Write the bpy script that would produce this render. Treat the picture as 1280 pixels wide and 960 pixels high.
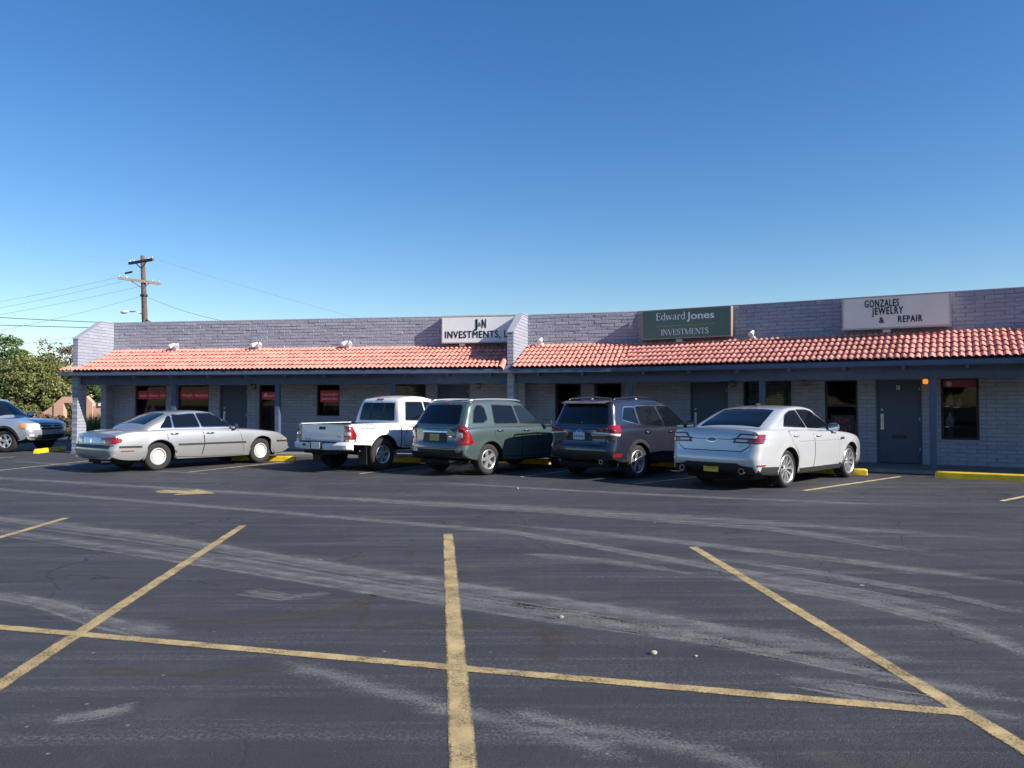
import bpy, bmesh, math, random
import numpy as np
from mathutils import Vector, Matrix
from mathutils.bvhtree import BVHTree
from mathutils.geometry import delaunay_2d_cdt
R = math.radians
rnd = random.Random(7)
scene = bpy.context.scene
for o in list(bpy.data.objects): bpy.data.objects.remove(o)
COL = scene.collection

# ------------------------------------------------------------------ camera, sky, sun, exposure
F, HC, Y0 = 960.0, 1.6, 503.4                 # focal length in photo pixels, eye height, horizon row
cam = bpy.data.objects.new('camera', bpy.data.cameras.new('camera'))
COL.objects.link(cam); scene.camera = cam
cam.data.sensor_width = 36; cam.data.lens = 36*F/1280
cam.data.clip_end = 3000; cam.data.clip_start = .05
cam.location = (0, 0, HC)
cam.rotation_euler = (R(90)+math.atan((Y0-480)/F), 0, 0)
SUN_AZ, SUN_EL = R(-26), R(31)                # plan angle of the direction to the sun, and its height
to_sun = Vector((math.cos(SUN_EL)*math.cos(SUN_AZ), math.cos(SUN_EL)*math.sin(SUN_AZ), math.sin(SUN_EL)))
world = bpy.data.worlds.new('World'); scene.world = world; world.use_nodes = True
wn = world.node_tree
bg = wn.nodes['Background']
sky = wn.nodes.new('ShaderNodeTexSky'); sky.sky_type = 'NISHITA'; sky.sun_disc = False
sky.sun_elevation = SUN_EL; sky.sun_rotation = R(90)-SUN_AZ
sky.altitude = 2000; sky.air_density = 1.4; sky.dust_density = 1.0; sky.ozone_density = 3.0
hs_ = wn.nodes.new('ShaderNodeHueSaturation'); hs_.inputs['Hue'].default_value = .508; hs_.inputs['Saturation'].default_value = 1.3   # deep dry-air blue
wn.links.new(sky.outputs[0], hs_.inputs['Color']); wn.links.new(hs_.outputs[0], bg.inputs[0]); bg.inputs[1].default_value = .095
sun = bpy.data.objects.new('sun', bpy.data.lights.new('sun', 'SUN')); COL.objects.link(sun)
sun.data.energy = 5.0; sun.data.angle = R(.53); sun.data.color = (1, .93, .83)
sun.rotation_euler = (-to_sun).to_track_quat('-Z', 'Y').to_euler()
scene.view_settings.view_transform = 'Standard'; scene.view_settings.look = 'None'
scene.view_settings.exposure = 0.65; scene.view_settings.gamma = 1
scene.render.engine = 'CYCLES'
scene.cycles.max_bounces = 8

# ------------------------------------------------------------------ materials
MATS = {}
def nodes_of(m):
    return m.node_tree, m.node_tree.nodes['Principled BSDF']
def N(t, kind, **kw):
    n = t.nodes.new(kind)
    for k, v in kw.items():
        if k in n.inputs: n.inputs[k].default_value = v
        else: setattr(n, k, v)
    return n
def rgb(c): return (c[0], c[1], c[2], 1)
def mat(name, col, rough=.5, metal=0, coat=0, spec=.5, noise=0, nscale=8, bump=0, bscale=60, attr=False, emit=0, trans=0):
    """principled surface with an optional world-space tone noise, per-piece tint and fine relief"""
    m = bpy.data.materials.new(name); m.use_nodes = True; t, b = nodes_of(m)
    b.inputs['Roughness'].default_value = rough; b.inputs['Metallic'].default_value = metal
    b.inputs['Coat Weight'].default_value = coat; b.inputs['Coat Roughness'].default_value = .04
    b.inputs['Specular IOR Level'].default_value = spec
    b.inputs['Base Color'].default_value = rgb(col)
    if trans: b.inputs['Transmission Weight'].default_value = trans
    if emit: b.inputs['Emission Color'].default_value = rgb(col); b.inputs['Emission Strength'].default_value = emit
    src = None
    if noise or attr:
        geo = N(t, 'ShaderNodeNewGeometry')
        hsv = N(t, 'ShaderNodeHueSaturation', Color=rgb(col)); src = hsv
        val = None
        if noise:
            no = N(t, 'ShaderNodeTexNoise', Scale=nscale, Detail=6.0, Roughness=.62)
            t.links.new(geo.outputs['Position'], no.inputs['Vector'])
            mr = N(t, 'ShaderNodeMapRange'); mr.inputs[1].default_value = .3; mr.inputs[2].default_value = .7
            mr.inputs[3].default_value = 1-noise; mr.inputs[4].default_value = 1+noise
            t.links.new(no.outputs[0], mr.inputs[0]); val = mr.outputs[0]
        if attr:
            at = N(t, 'ShaderNodeAttribute'); at.attribute_name = 'tint'
            if val:
                mu = N(t, 'ShaderNodeMath', operation='MULTIPLY'); t.links.new(val, mu.inputs[0]); t.links.new(at.outputs['Fac'], mu.inputs[1]); val = mu.outputs[0]
            else: val = at.outputs['Fac']
        t.links.new(val, hsv.inputs['Value']); t.links.new(hsv.outputs[0], b.inputs['Base Color'])
    if bump:
        geo = N(t, 'ShaderNodeNewGeometry')
        no = N(t, 'ShaderNodeTexNoise', Scale=bscale, Detail=5.0, Roughness=.6)
        t.links.new(geo.outputs['Position'], no.inputs['Vector'])
        bp = N(t, 'ShaderNodeBump', Strength=1.0, Distance=bump)
        t.links.new(no.outputs[0], bp.inputs['Height']); t.links.new(bp.outputs[0], b.inputs['Normal'])
    MATS[name] = m
    return m

M_BLOCK = mat('painted_block', (.315, .333, .395), .75, noise=.06, nscale=1.2, bump=.012, bscale=28, attr=True)
M_MORTAR = mat('painted_joint', (.235, .25, .30), .85, noise=.06, nscale=6)
M_TILE = mat('clay_tile', (.69, .275, .215), .8, noise=.16, nscale=5, bump=.004, bscale=50, attr=True)
M_TRIM = mat('slate_blue_trim', (.072, .098, .165), .6, noise=.12, nscale=5)
M_DOOR = mat('dark_blue_door', (.060, .078, .125), .5, noise=.08, nscale=4)
M_SOFFIT = mat('soffit', (.09, .11, .16), .8, noise=.1)
M_FLASH = mat('cream_flashing', (.55, .50, .44), .6, noise=.12)
M_CONC = mat('concrete', (.20, .19, .18), .9, noise=.25, nscale=3, bump=.004)
M_YEL = mat('yellow_stop_paint', (.80, .53, .015), .6, noise=.14, nscale=7, bump=.004, bscale=40)
M_BLACK = mat('black_aluminium', (.015, .015, .018), .35)
M_ROOM = mat('room_wall', (.16, .15, .15), .9, noise=.2, nscale=2)
M_STEEL = mat('brushed_steel', (.5, .5, .5), .35, metal=1)
M_WHITE = mat('white_plastic', (.75, .75, .73), .45, noise=.05)
M_GREYSIGN = mat('grey_sign_frame', (.5, .46, .43), .5, noise=.06)
M_SIGNW = mat('sign_face_white', (.77, .79, .79), .4, noise=.04, nscale=1.5)
M_SIGNG = mat('sign_face_grey', (.84, .80, .70), .45, noise=.06, nscale=1.5)
M_SIGNGR = mat('sign_face_green', (.035, .075, .055), .12, coat=.6, noise=.2, nscale=1)
M_BRONZE = mat('sign_frame_bronze', (.33, .26, .20), .45)
M_INK = mat('black_ink', (.008, .008, .01), .5)
M_LETW = mat('pale_lettering', (.85, .85, .84), .5)
M_RED = mat('red_vinyl', (.70, .05, .09), .5)
M_DIMRED = mat('faded_red_print', (.30, .05, .07), .5)
M_AMBER = mat('amber_lamp_glass', (1.0, .33, .04), .3, emit=.55)
M_LAMPOFF = mat('unlit_lamp_glass', (.30, .24, .12), .3)
M_STUCCO = mat('salmon_stucco', (.60, .36, .25), .9, noise=.12, nscale=.7, bump=.01, bscale=12)
M_WOOD = mat('weathered_pole', (.115, .085, .07), .85, noise=.35, nscale=6)
M_WOODL = mat('bleached_crossarm', (.30, .23, .18), .85, noise=.25, nscale=6)
M_WIRE = mat('wire', (.02, .02, .025), .5)
M_WIREL = mat('aluminium_wire', (.45, .47, .5), .4, metal=.5)
M_BARK = mat('bark', (.10, .075, .055), .9, noise=.3, nscale=6)
M_STONE = mat('pale_stone', (.36, .31, .24), .9, noise=.2, nscale=60)
# cars
M_SILVER = mat('silver_paint', (.355, .357, .36), .30, metal=.45, coat=.8)
M_SILVER2 = mat('bright_silver_paint', (.56, .57, .59), .28, metal=.3, coat=1)
M_WHITEP = mat('white_paint', (.74, .74, .74), .3, coat=1)
M_GREENP = mat('grey_green_paint', (.085, .122, .120), .28, metal=.4, coat=1)
M_GREYP = mat('dark_grey_paint', (.030, .035, .054), .25, metal=.5, coat=1)
M_PILOTP = mat('silver_blue_paint', (.42, .46, .52), .3, metal=.5, coat=1)
M_PLAST = mat('black_plastic', (.018, .018, .02), .6)
M_DARK = mat('underbody', (.008, .008, .008), .9)
M_GLASS = mat('tinted_glass', (.005, .007, .011), .03, spec=.42)
M_GLASSL = mat('light_glass', (.012, .02, .022), .03, spec=.6)
M_CHROME = mat('chrome', (.75, .75, .77), .12, metal=1)
M_RUB = mat('tyre_rubber', (.022, .021, .02), .85, noise=.3, nscale=30)
M_ALLOY = mat('alloy', (.62, .62, .63), .3, metal=.75)
M_COVER = mat('wheel_cover', (.60, .59, .57), .4, metal=.25)
M_TAIL = mat('tail_lens_red', (.26, .006, .010), .12, coat=1)
M_CLEAR = mat('clear_lens', (.62, .62, .62), .1, coat=1)
M_ORANGE = mat('orange_lens', (.75, .25, .04), .15, coat=1)
M_PLATEY = mat('yellow_plate', (.70, .50, .03), .5)
M_PLATEB = mat('pale_blue_plate', (.42, .58, .70), .5)
M_PLATED = mat('plate_green_yellow', (.36, .40, .12), .5)
M_EMBL = mat('blue_emblem', (.02, .04, .16), .2, coat=1)
M_GREYPR = mat('grey_print', (.22, .22, .24), .5)

def window_glass():
    m = bpy.data.materials.new('window_glass'); m.use_nodes = True; t = m.node_tree
    t.nodes.remove(t.nodes['Principled BSDF']); out = t.nodes['Material Output']
    tr = N(t, 'ShaderNodeBsdfTransparent', Color=(.42, .45, .48, 1)); gl = N(t, 'ShaderNodeBsdfGlossy', Color=(1, 1, 1, 1), Roughness=.02)
    fr = N(t, 'ShaderNodeFresnel', IOR=1.34); mx = N(t, 'ShaderNodeMixShader')
    t.links.new(fr.outputs[0], mx.inputs[0]); t.links.new(tr.outputs[0], mx.inputs[1]); t.links.new(gl.outputs[0], mx.inputs[2])
    t.links.new(mx.outputs[0], out.inputs[0]); return m
M_WGLASS = window_glass()

def asphalt_mat():
    m = bpy.data.materials.new('asphalt'); m.use_nodes = True; t, b = nodes_of(m)
    geo = N(t, 'ShaderNodeNewGeometry'); pos = geo.outputs['Position']
    def noise(scale, detail=6, rough=.6, vec=pos):
        n = N(t, 'ShaderNodeTexNoise', Scale=scale, Detail=float(detail), Roughness=rough); t.links.new(vec, n.inputs['Vector']); return n.outputs[0]
    def ramp(src, a, b_, lo=0., hi=1.):
        r = N(t, 'ShaderNodeMapRange'); r.inputs[1].default_value = a; r.inputs[2].default_value = b_; r.inputs[3].default_value = lo; r.inputs[4].default_value = hi
        t.links.new(src, r.inputs[0]); return r.outputs[0]
    def mix(fac, c1, c2, bt='MIX'):
        x = N(t, 'ShaderNodeMix', data_type='RGBA', blend_type=bt)
        if isinstance(fac, float): x.inputs[0].default_value = fac
        else: t.links.new(fac, x.inputs[0])
        for i, c in ((6, c1), (7, c2)):
            if isinstance(c, tuple): x.inputs[i].default_value = rgb(c)
            else: t.links.new(c, x.inputs[i])
        return x.outputs[2]
    def math_(op, a, b_):
        x = N(t, 'ShaderNodeMath', operation=op)
        for i, c in enumerate((a, b_)):
            if isinstance(c, float): x.inputs[i].default_value = c
            else: t.links.new(c, x.inputs[i])
        return x.outputs[0]
    # lane-aligned coordinates: long along the traffic, narrow across it
    mp = N(t, 'ShaderNodeMapping'); mp.inputs['Rotation'].default_value = (0, 0, R(16)); mp.inputs['Scale'].default_value = (.10, 1.5, 1)
    t.links.new(pos, mp.inputs['Vector'])
    c = mix(ramp(noise(.5, 5), .3, .7), (.036, .037, .044), (.058, .059, .067))
    c = mix(ramp(noise(2.6, 6), .38, .72, 0, .6), c, (.034, .035, .042))
    # brown dust
    c = mix(math_('MULTIPLY', ramp(noise(.9, 7, .7), .56, .74), .5), c, (.115, .095, .078))
    # pale traffic scuffing along the lane
    st = ramp(noise(1.0, 7, .68, mp.outputs[0]), .50, .72)
    br = ramp(noise(40, 5, .8), .45, .60)
    c = mix(math_('MULTIPLY', math_('MULTIPLY', st, br), .55), c, (.20, .195, .20))
    for rot_, scl_, lo_, am_ in ((6, (.16, 3.4, 1), .55, .45), (27, (.13, 2.6, 1), .57, .45), (15, (.35, 9.0, 1), .54, .40)):
        m2 = N(t, 'ShaderNodeMapping'); m2.inputs['Rotation'].default_value = (0, 0, R(rot_)); m2.inputs['Scale'].default_value = scl_; m2.inputs['Location'].default_value = (rot_*.7, rot_*.3, 0); t.links.new(pos, m2.inputs['Vector'])
        s2_ = math_('MULTIPLY', ramp(noise(1.0, 6, .6, m2.outputs[0]), lo_, lo_+.13), ramp(noise(45, 4, .8), .46, .58))
        c = mix(math_('MULTIPLY', s2_, am_), c, (.21, .205, .21))
    # aggregate grain
    g = noise(110, 4, .75)
    c = mix(ramp(g, .58, .74, 0, .7), c, (.25, .245, .235))
    c = mix(ramp(g, .30, .46, .8, 0), c, (.010, .010, .013))
    # small white flecks
    vo = N(t, 'ShaderNodeTexVoronoi', Scale=2.6); t.links.new(pos, vo.inputs['Vector'])
    dist = math_('ADD', vo.outputs['Distance'], ramp(noise(24, 3), .3, .7, -.05, .05))
    cl = N(t, 'ShaderNodeSeparateColor'); t.links.new(vo.outputs['Color'], cl.inputs[0])
    fl = math_('MULTIPLY', ramp(dist, .03, .055, 1, 0), ramp(cl.outputs[0], .80, .82))
    c = mix(fl, c, (.38, .36, .33))
    for sc_, thr in ((7.0, .62), (19.0, .70)):
        v2 = N(t, 'ShaderNodeTexVoronoi', Scale=sc_); t.links.new(pos, v2.inputs['Vector']); c2_ = N(t, 'ShaderNodeSeparateColor'); t.links.new(v2.outputs['Color'], c2_.inputs[0])
        f2_ = math_('MULTIPLY', math_('MULTIPLY', ramp(v2.outputs['Distance'], .04, .09, 1, 0), ramp(c2_.outputs[1], thr, thr+.02)), ramp(noise(.8, 3), .45, .6))
        c = mix(math_('MULTIPLY', f2_, .8), c, (.33, .32, .30))
    # fine hairline cracks
    vc = N(t, 'ShaderNodeTexVoronoi', Scale=.22, feature='DISTANCE_TO_EDGE')
    wv = N(t, 'ShaderNodeTexNoise', Scale=.9, Detail=8.0); t.links.new(pos, wv.inputs['Vector'])
    va = N(t, 'ShaderNodeVectorMath', operation='SCALE'); va.inputs['Scale'].default_value = 1.7; t.links.new(wv.outputs['Color'], va.inputs[0])
    vb = N(t, 'ShaderNodeVectorMath', operation='ADD'); t.links.new(pos, vb.inputs[0]); t.links.new(va.outputs[0], vb.inputs[1]); t.links.new(vb.outputs[0], vc.inputs['Vector'])
    ck = math_('MULTIPLY', ramp(vc.outputs['Distance'], .0015, .0045, 1, 0), ramp(noise(.35, 3), .45, .58))
    c = mix(math_('MULTIPLY', ck, .75), c, (.012, .012, .014))
    t.links.new(c, b.inputs['Base Color'])
    rr = ramp(noise(3, 5), .3, .7, .62, .85); t.links.new(rr, b.inputs['Roughness']); b.inputs['Specular IOR Level'].default_value = .35
    bp = N(t, 'ShaderNodeBump', Strength=1.0, Distance=.010); t.links.new(math_('ADD', noise(110, 4, .75), math_('MULTIPLY', noise(20, 4), .7)), bp.inputs['Height']); t.links.new(bp.outputs[0], b.inputs['Normal'])
    return m
M_ASPH = asphalt_mat()

def worn_sheet(name, col, wear_scale, lo, hi, edge=True, strength=1.0, fine=90, stretch=None, fw=.55, ragged=False):
    """thin paint or scuffing: opaque where the wear noise allows, see-through elsewhere; uv.y fades to the edges"""
    m = bpy.data.materials.new(name); m.use_nodes = True; t, b = nodes_of(m); out = t.nodes['Material Output']
    geo = N(t, 'ShaderNodeNewGeometry'); pos = geo.outputs['Position']
    if stretch:
        mp = N(t, 'ShaderNodeMapping'); mp.inputs['Rotation'].default_value = (0, 0, R(14)); mp.inputs['Scale'].default_value = stretch
        t.links.new(pos, mp.inputs['Vector']); vec = mp.outputs[0]
    else: vec = pos
    n1 = N(t, 'ShaderNodeTexNoise', Scale=wear_scale, Detail=8.0, Roughness=.72); t.links.new(vec, n1.inputs['Vector'])
    n2 = N(t, 'ShaderNodeTexNoise', Scale=float(fine), Detail=3.0, Roughness=.7); t.links.new(pos, n2.inputs['Vector'])
    ad = N(t, 'ShaderNodeMath', operation='MULTIPLY_ADD'); ad.inputs[1].default_value = fw; t.links.new(n2.outputs[0], ad.inputs[0]); t.links.new(n1.outputs[0], ad.inputs[2])
    last = ad.outputs[0]
    if edge:
        uv = N(t, 'ShaderNodeUVMap'); sp = N(t, 'ShaderNodeSeparateXYZ'); t.links.new(uv.outputs[0], sp.inputs[0])
        a = N(t, 'ShaderNodeMath', operation='MULTIPLY_ADD'); a.inputs[1].default_value = 1.; a.inputs[2].default_value = -.5; t.links.new(sp.outputs[1], a.inputs[0])
        a2 = N(t, 'ShaderNodeMath', operation='ABSOLUTE'); t.links.new(a.outputs[0], a2.inputs[0])
        a3 = N(t, 'ShaderNodeMath', operation='MULTIPLY_ADD'); a3.inputs[1].default_value = -.75; t.links.new(a2.outputs[0], a3.inputs[0]); t.links.new(last, a3.inputs[2]); last = a3.outputs[0]
        # fade to the two ends of the strip
        e = N(t, 'ShaderNodeMath', operation='MULTIPLY_ADD'); e.inputs[1].default_value = 1.; e.inputs[2].default_value = -.5; t.links.new(sp.outputs[0], e.inputs[0])
        e2 = N(t, 'ShaderNodeMath', operation='ABSOLUTE'); t.links.new(e.outputs[0], e2.inputs[0])
        e3 = N(t, 'ShaderNodeMapRange'); e3.inputs[1].default_value = .36; e3.inputs[2].default_value = .5; e3.inputs[3].default_value = 0; e3.inputs[4].default_value = -.4; t.links.new(e2.outputs[0], e3.inputs[0])
        e4 = N(t, 'ShaderNodeMath', operation='ADD'); t.links.new(last, e4.inputs[0]); t.links.new(e3.outputs[0], e4.inputs[1]); last = e4.outputs[0]
    if ragged:
        uv = N(t, 'ShaderNodeUVMap'); sp = N(t, 'ShaderNodeSeparateXYZ'); t.links.new(uv.outputs[0], sp.inputs[0])
        a = N(t, 'ShaderNodeMath', operation='SUBTRACT'); a.inputs[1].default_value = .5; t.links.new(sp.outputs[1], a.inputs[0])
        a2 = N(t, 'ShaderNodeMath', operation='ABSOLUTE'); t.links.new(a.outputs[0], a2.inputs[0])
        a3 = N(t, 'ShaderNodeMapRange'); a3.inputs[1].default_value = .36; a3.inputs[2].default_value = .5; a3.inputs[4].default_value = -.26; t.links.new(a2.outputs[0], a3.inputs[0])
        a4 = N(t, 'ShaderNodeMath', operation='ADD'); t.links.new(last, a4.inputs[0]); t.links.new(a3.outputs[0], a4.inputs[1]); last = a4.outputs[0]
    mr = N(t, 'ShaderNodeMapRange'); mr.inputs[1].default_value = lo; mr.inputs[2].default_value = hi; mr.inputs[4].default_value = strength; t.links.new(last, mr.inputs[0])
    n3 = N(t, 'ShaderNodeTexNoise', Scale=6.0, Detail=5.0); t.links.new(pos, n3.inputs['Vector'])
    hs = N(t, 'ShaderNodeHueSaturation', Color=rgb(col)); m3 = N(t, 'ShaderNodeMapRange'); m3.inputs[1].default_value = .3; m3.inputs[2].default_value = .7; m3.inputs[3].default_value = .72; m3.inputs[4].default_value = 1.2
    t.links.new(n3.outputs[0], m3.inputs[0]); t.links.new(m3.outputs[0], hs.inputs['Value']); t.links.new(hs.outputs[0], b.inputs['Base Color'])
    b.inputs['Roughness'].default_value = .8; b.inputs['Specular IOR Level'].default_value = .3
    t.links.new(mr.outputs[0], b.inputs['Alpha'])
    return m
M_LINE = worn_sheet('worn_line_paint', (.42, .315, .155), 3.6, .60, .92, edge=False, fine=75, fw=.8, ragged=True)
M_LINEY = worn_sheet('stall_line_paint', (.50, .40, .21), 3.0, .50, .70, edge=False, fine=60, ragged=True)
M_SCUFF = worn_sheet('pale_scuff', (.26, .255, .25), 2.2, .80, 1.14, strength=.52, stretch=(.30, 2.6, 1), fine=44, fw=1.15)
M_SCUFFW = worn_sheet('pale_speckle', (.27, .265, .26), 3.0, .82, 1.16, strength=.5, stretch=(.30, 2.6, 1), fine=60, fw=1.2)
M_STAIN = worn_sheet('brown_stain', (.095, .078, .06), 2.2, .50, .85, strength=.6)
M_CRACK = mat('crack', (.010, .010, .012), .95)
M_LEAF = {}

# ------------------------------------------------------------------ mesh helpers
def mesh_obj(name, verts, faces, m, parent=None, smooth=False, uvs=None, tint=None, loc=None, mats=None, fmat=None, angle=None):
    me = bpy.data.meshes.new(name); me.from_pydata([tuple(v) for v in verts], [], faces); me.update()
    if mats:
        for x in mats: me.materials.append(x)
        if fmat: me.polygons.foreach_set('material_index', fmat)
    elif m: me.materials.append(m)
    if smooth:
        me.polygons.foreach_set('use_smooth', [True]*len(me.polygons))
        if angle: me.set_sharp_from_angle(angle=angle)
    if uvs:
        ul = me.uv_layers.new(name='UVMap')
        for lp in me.loops: ul.data[lp.index].uv = uvs[lp.vertex_index]
    if tint is not None:
        at = me.attributes.new('tint', 'FLOAT', 'FACE')
        at.data.foreach_set('value', tint if hasattr(tint, '__len__') else [tint]*len(me.polygons))
    return link(me, name, parent, loc)
def link(me, name, parent=None, loc=None, mw=None):
    o = bpy.data.objects.new(name, me); COL.objects.link(o)
    if parent is not None:
        o.parent = parent
        if parent.get('_world'): o.matrix_parent_inverse = Matrix.Translation(-parent.location)   # parts given in world space
    if mw is not None: o.matrix_basis = mw
    elif loc is not None: o.location = loc
    return o
def tag(o, label=None, cat=None, group=None, kind=None):
    if label: o['label'] = label
    if cat: o['category'] = cat
    if group: o['group'] = group
    if kind: o['kind'] = kind
    return o
def empty(name, loc, rz=0, label=None, cat=None, group=None, world=False):
    o = bpy.data.objects.new(name, None); COL.objects.link(o); o.location = loc; o.rotation_euler = (0, 0, rz); o.empty_display_size = .2
    if world: o['_world'] = 1
    return tag(o, label, cat, group)

class MB:
    def __init__(s): s.v = []; s.f = []; s.t = []; s.cur = 1.0
    def add(s, vs, fs):
        n = len(s.v); s.v += [Vector(v) for v in vs]; s.f += [tuple(i+n for i in f) for f in fs]; s.t += [s.cur]*len(fs); return s
    def box(s, c, d, mx=None, bev=0):
        x, y, z = d[0]/2, d[1]/2, d[2]/2
        if bev:
            b = bev; vs = []
            for sx in (-1, 1):
                for sy in (-1, 1):
                    for sz in (-1, 1):
                        vs += [(sx*(x-b), sy*(y-b), sz*z), (sx*(x-b), sy*y, sz*(z-b)), (sx*x, sy*(y-b), sz*(z-b))]
            def i(sx, sy, sz, k): return ((sx > 0)*4+(sy > 0)*2+(sz > 0))*3+k
            fs = []
            for q in (-1, 1):
                o4 = [(-1, -1), (1, -1), (1, 1), (-1, 1)]
                fs.append([i(a, b_, q, 0) for a, b_ in o4][::q]); fs.append([i(a, q, b_, 1) for a, b_ in o4][::-q]); fs.append([i(q, a, b_, 2) for a, b_ in o4][::q])
            for a in (-1, 1):
                for b_ in (-1, 1):
                    fs.append([i(-1, a, b_, 0), i(1, a, b_, 0), i(1, a, b_, 1), i(-1, a, b_, 1)][::(1 if a*b_ < 0 else -1)][::-1] if False else [i(-1, a, b_, 0), i(1, a, b_, 0), i(1, a, b_, 1), i(-1, a, b_, 1)])
                    fs.append([i(a, -1, b_, 0), i(a, 1, b_, 0), i(a, 1, b_, 2), i(a, -1, b_, 2)])
                    fs.append([i(a, b_, -1, 1), i(a, b_, 1, 1), i(a, b_, 1, 2), i(a, b_, -1, 2)])
                    for c_ in (-1, 1): fs.append([i(a, b_, c_, 0), i(a, b_, c_, 1), i(a, b_, c_, 2)])
        else:
            vs = [(sx*x, sy*y, sz*z) for sx in (-1, 1) for sy in (-1, 1) for sz in (-1, 1)]
            fs = [(0, 1, 3, 2), (4, 6, 7, 5), (0, 4, 5, 1), (2, 3, 7, 6), (0, 2, 6, 4), (1, 5, 7, 3)]
        c = Vector(c); vs = [Vector(v)+c for v in vs]
        if mx is not None: vs = [mx @ v for v in vs]
        return s.add(vs, fs)
    def bar(s, a, b, w, h=None, up=(0, 0, 1)):
        a, b = Vector(a), Vector(b); h = h or w; d = (b-a); L = d.length; d.normalize(); upv = Vector(up)
        if abs(d.dot(upv)) > .98: upv = Vector((1, 0, 0))
        x = d.cross(upv).normalized(); z = x.cross(d)
        mx = Matrix((x, d, z)).transposed().to_4x4(); mx.translation = (a+b)/2
        return s.box((0, 0, 0), (w, L, h), mx)
    def tube(s, pts, r, n=8, cap=True):
        pts = [Vector(p) for p in pts]; rs = r if hasattr(r, '__len__') else [r]*len(pts); base = len(s.v); fs = []; vs = []
        for i, p in enumerate(pts):
            d = (pts[min(i+1, len(pts)-1)]-pts[max(i-1, 0)]).normalized()
            up = Vector((0, 0, 1)) if abs(d.z) < .95 else Vector((1, 0, 0))
            x = d.cross(up).normalized(); y = x.cross(d)
            for k in range(n):
                a = 2*math.pi*k/n; vs.append(p+(x*math.cos(a)+y*math.sin(a))*rs[i])
        for i in range(len(pts)-1):
            for k in range(n): fs.append((i*n+k, i*n+(k+1) % n, (i+1)*n+(k+1) % n, (i+1)*n+k))
        if cap: fs.append(tuple(range(n))[::-1]); fs.append(tuple((len(pts)-1)*n+k for k in range(n)))
        return s.add(vs, fs)
    def lathe(s, prof, n=32, axis='Y', closed=False):
        vs = []; fs = []
        for (r, h) in prof:
            for k in range(n):
                a = 2*math.pi*k/n; vs.append((r*math.cos(a), h, r*math.sin(a)) if axis == 'Y' else (r*math.cos(a), r*math.sin(a), h))
        m_ = len(prof)
        for i in range(m_-(0 if closed else 1)):
            j = (i+1) % m_
            for k in range(n): fs.append((i*n+k, i*n+(k+1) % n, j*n+(k+1) % n, j*n+k))
        return s.add(vs, fs)
    def prism(s, poly, to3a, to3b):
        """polygon extruded between two mappings of its 2-d points"""
        n = len(poly); vs = [to3a(p) for p in poly]+[to3b(p) for p in poly]
        fs = [tuple(range(n)), tuple(range(n, 2*n))[::-1]]+[(i, (i+1) % n, n+(i+1) % n, n+i) for i in range(n)]
        return s.add(vs, fs)
    def build(s, name, m, parent=None, smooth=False, angle=None, tinted=False, fix=True):
        o = mesh_obj(name, s.v, s.f, m, parent, smooth, tint=s.t if tinted else None, angle=angle)
        if fix:
            bm = bmesh.new(); bm.from_mesh(o.data); bmesh.ops.recalc_face_normals(bm, faces=bm.faces); bm.to_mesh(o.data); bm.free()
        return o

def text_mesh(body, height, width=None, bold=0.0, depth=.004, spacing=1.0):
    """lettering as verts/faces in the x (right) y (up) plane, baseline at 0, centred in x"""
    cu = bpy.data.curves.new('t', 'FONT'); cu.body = body; cu.size = 1; cu.extrude = .5; cu.resolution_u = 3; cu.space_character = spacing
    ob = bpy.data.objects.new('t', cu); COL.objects.link(ob); dg = bpy.context.evaluated_depsgraph_get()
    me = bpy.data.meshes.new_from_object(ob.evaluated_get(dg))
    vs = [v.co.copy() for v in me.vertices]; fs = [tuple(p.vertices) for p in me.polygons]
    bpy.data.objects.remove(ob); bpy.data.curves.remove(cu); bpy.data.meshes.remove(me)
    if not vs: return [], []
    x0 = min(v.x for v in vs); x1 = max(v.x for v in vs); y1 = max(v.y for v in vs)
    k = height/max(.68, y1 if y1 < .8 else .72); kx = (width/(x1-x0)) if width else k
    base = [Vector(((v.x-(x0+x1)/2)*kx, v.y*k, v.z*depth)) for v in vs]
    if not bold: return base, fs
    V = []; Fs = []
    for i, (dx, dy) in enumerate(((0, 0), (-1, 0), (1, 0), (0, .6), (0, -.6))):
        n = len(V); V += [v+Vector((dx*bold*kx, dy*bold*k, i*.0003)) for v in base]; Fs += [tuple(j+n for j in f) for f in fs]
    return V, Fs

# ------------------------------------------------------------------ photo pixel -> place
def gpt(px, py, z=0.0):
    Z = F*(HC-z)/(py-Y0); return Vector(((px-640)/F*Z, Z, z))
class Seg:
    """one straight stretch of the facade: s along it to the right, t out from the wall towards the lot"""
    def __init__(s, ang, off): s.a = ang; s.o = off; s.u = Vector((math.cos(ang), -math.sin(ang), 0)); s.n = Vector((math.sin(ang), math.cos(ang), 0)); s.O = Vector((0, 0, 0))
    def Z(s, px, t=0): return (s.o-t)/(math.sin(s.a)*(px-640)/F+math.cos(s.a))
    def S(s, px, t=0):
        Z = s.Z(px, t); return (Vector(((px-640)/F*Z, Z, 0))-s.O).dot(s.u)
    def H(s, px, py, t=0): return HC-(py-Y0)*s.Z(px, t)/F
    def P(s, q, t, z): return s.O+s.u*q-s.n*t+Vector((0, 0, z))
    def mx(s): # local (s,-t,z) -> world
        m = Matrix((s.u, s.n, Vector((0, 0, 1)))).transposed().to_4x4(); m.translation = s.O; return m
SA, SB, SC = Seg(.1679, 23.424), Seg(.2655, 22.945), Seg(.5263, 21.555)
def wall_at(seg, px):
    Z = seg.Z(px); return Vector(((px-640)/F*Z, Z, 0))
SA.O = wall_at(SA, 142); JAB = wall_at(SA, 655)
SB.o = SB.n.dot(JAB); SB.O = JAB; JBC = wall_at(SB, 797)
SC.o = SC.n.dot(JBC); SC.O = JBC
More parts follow.
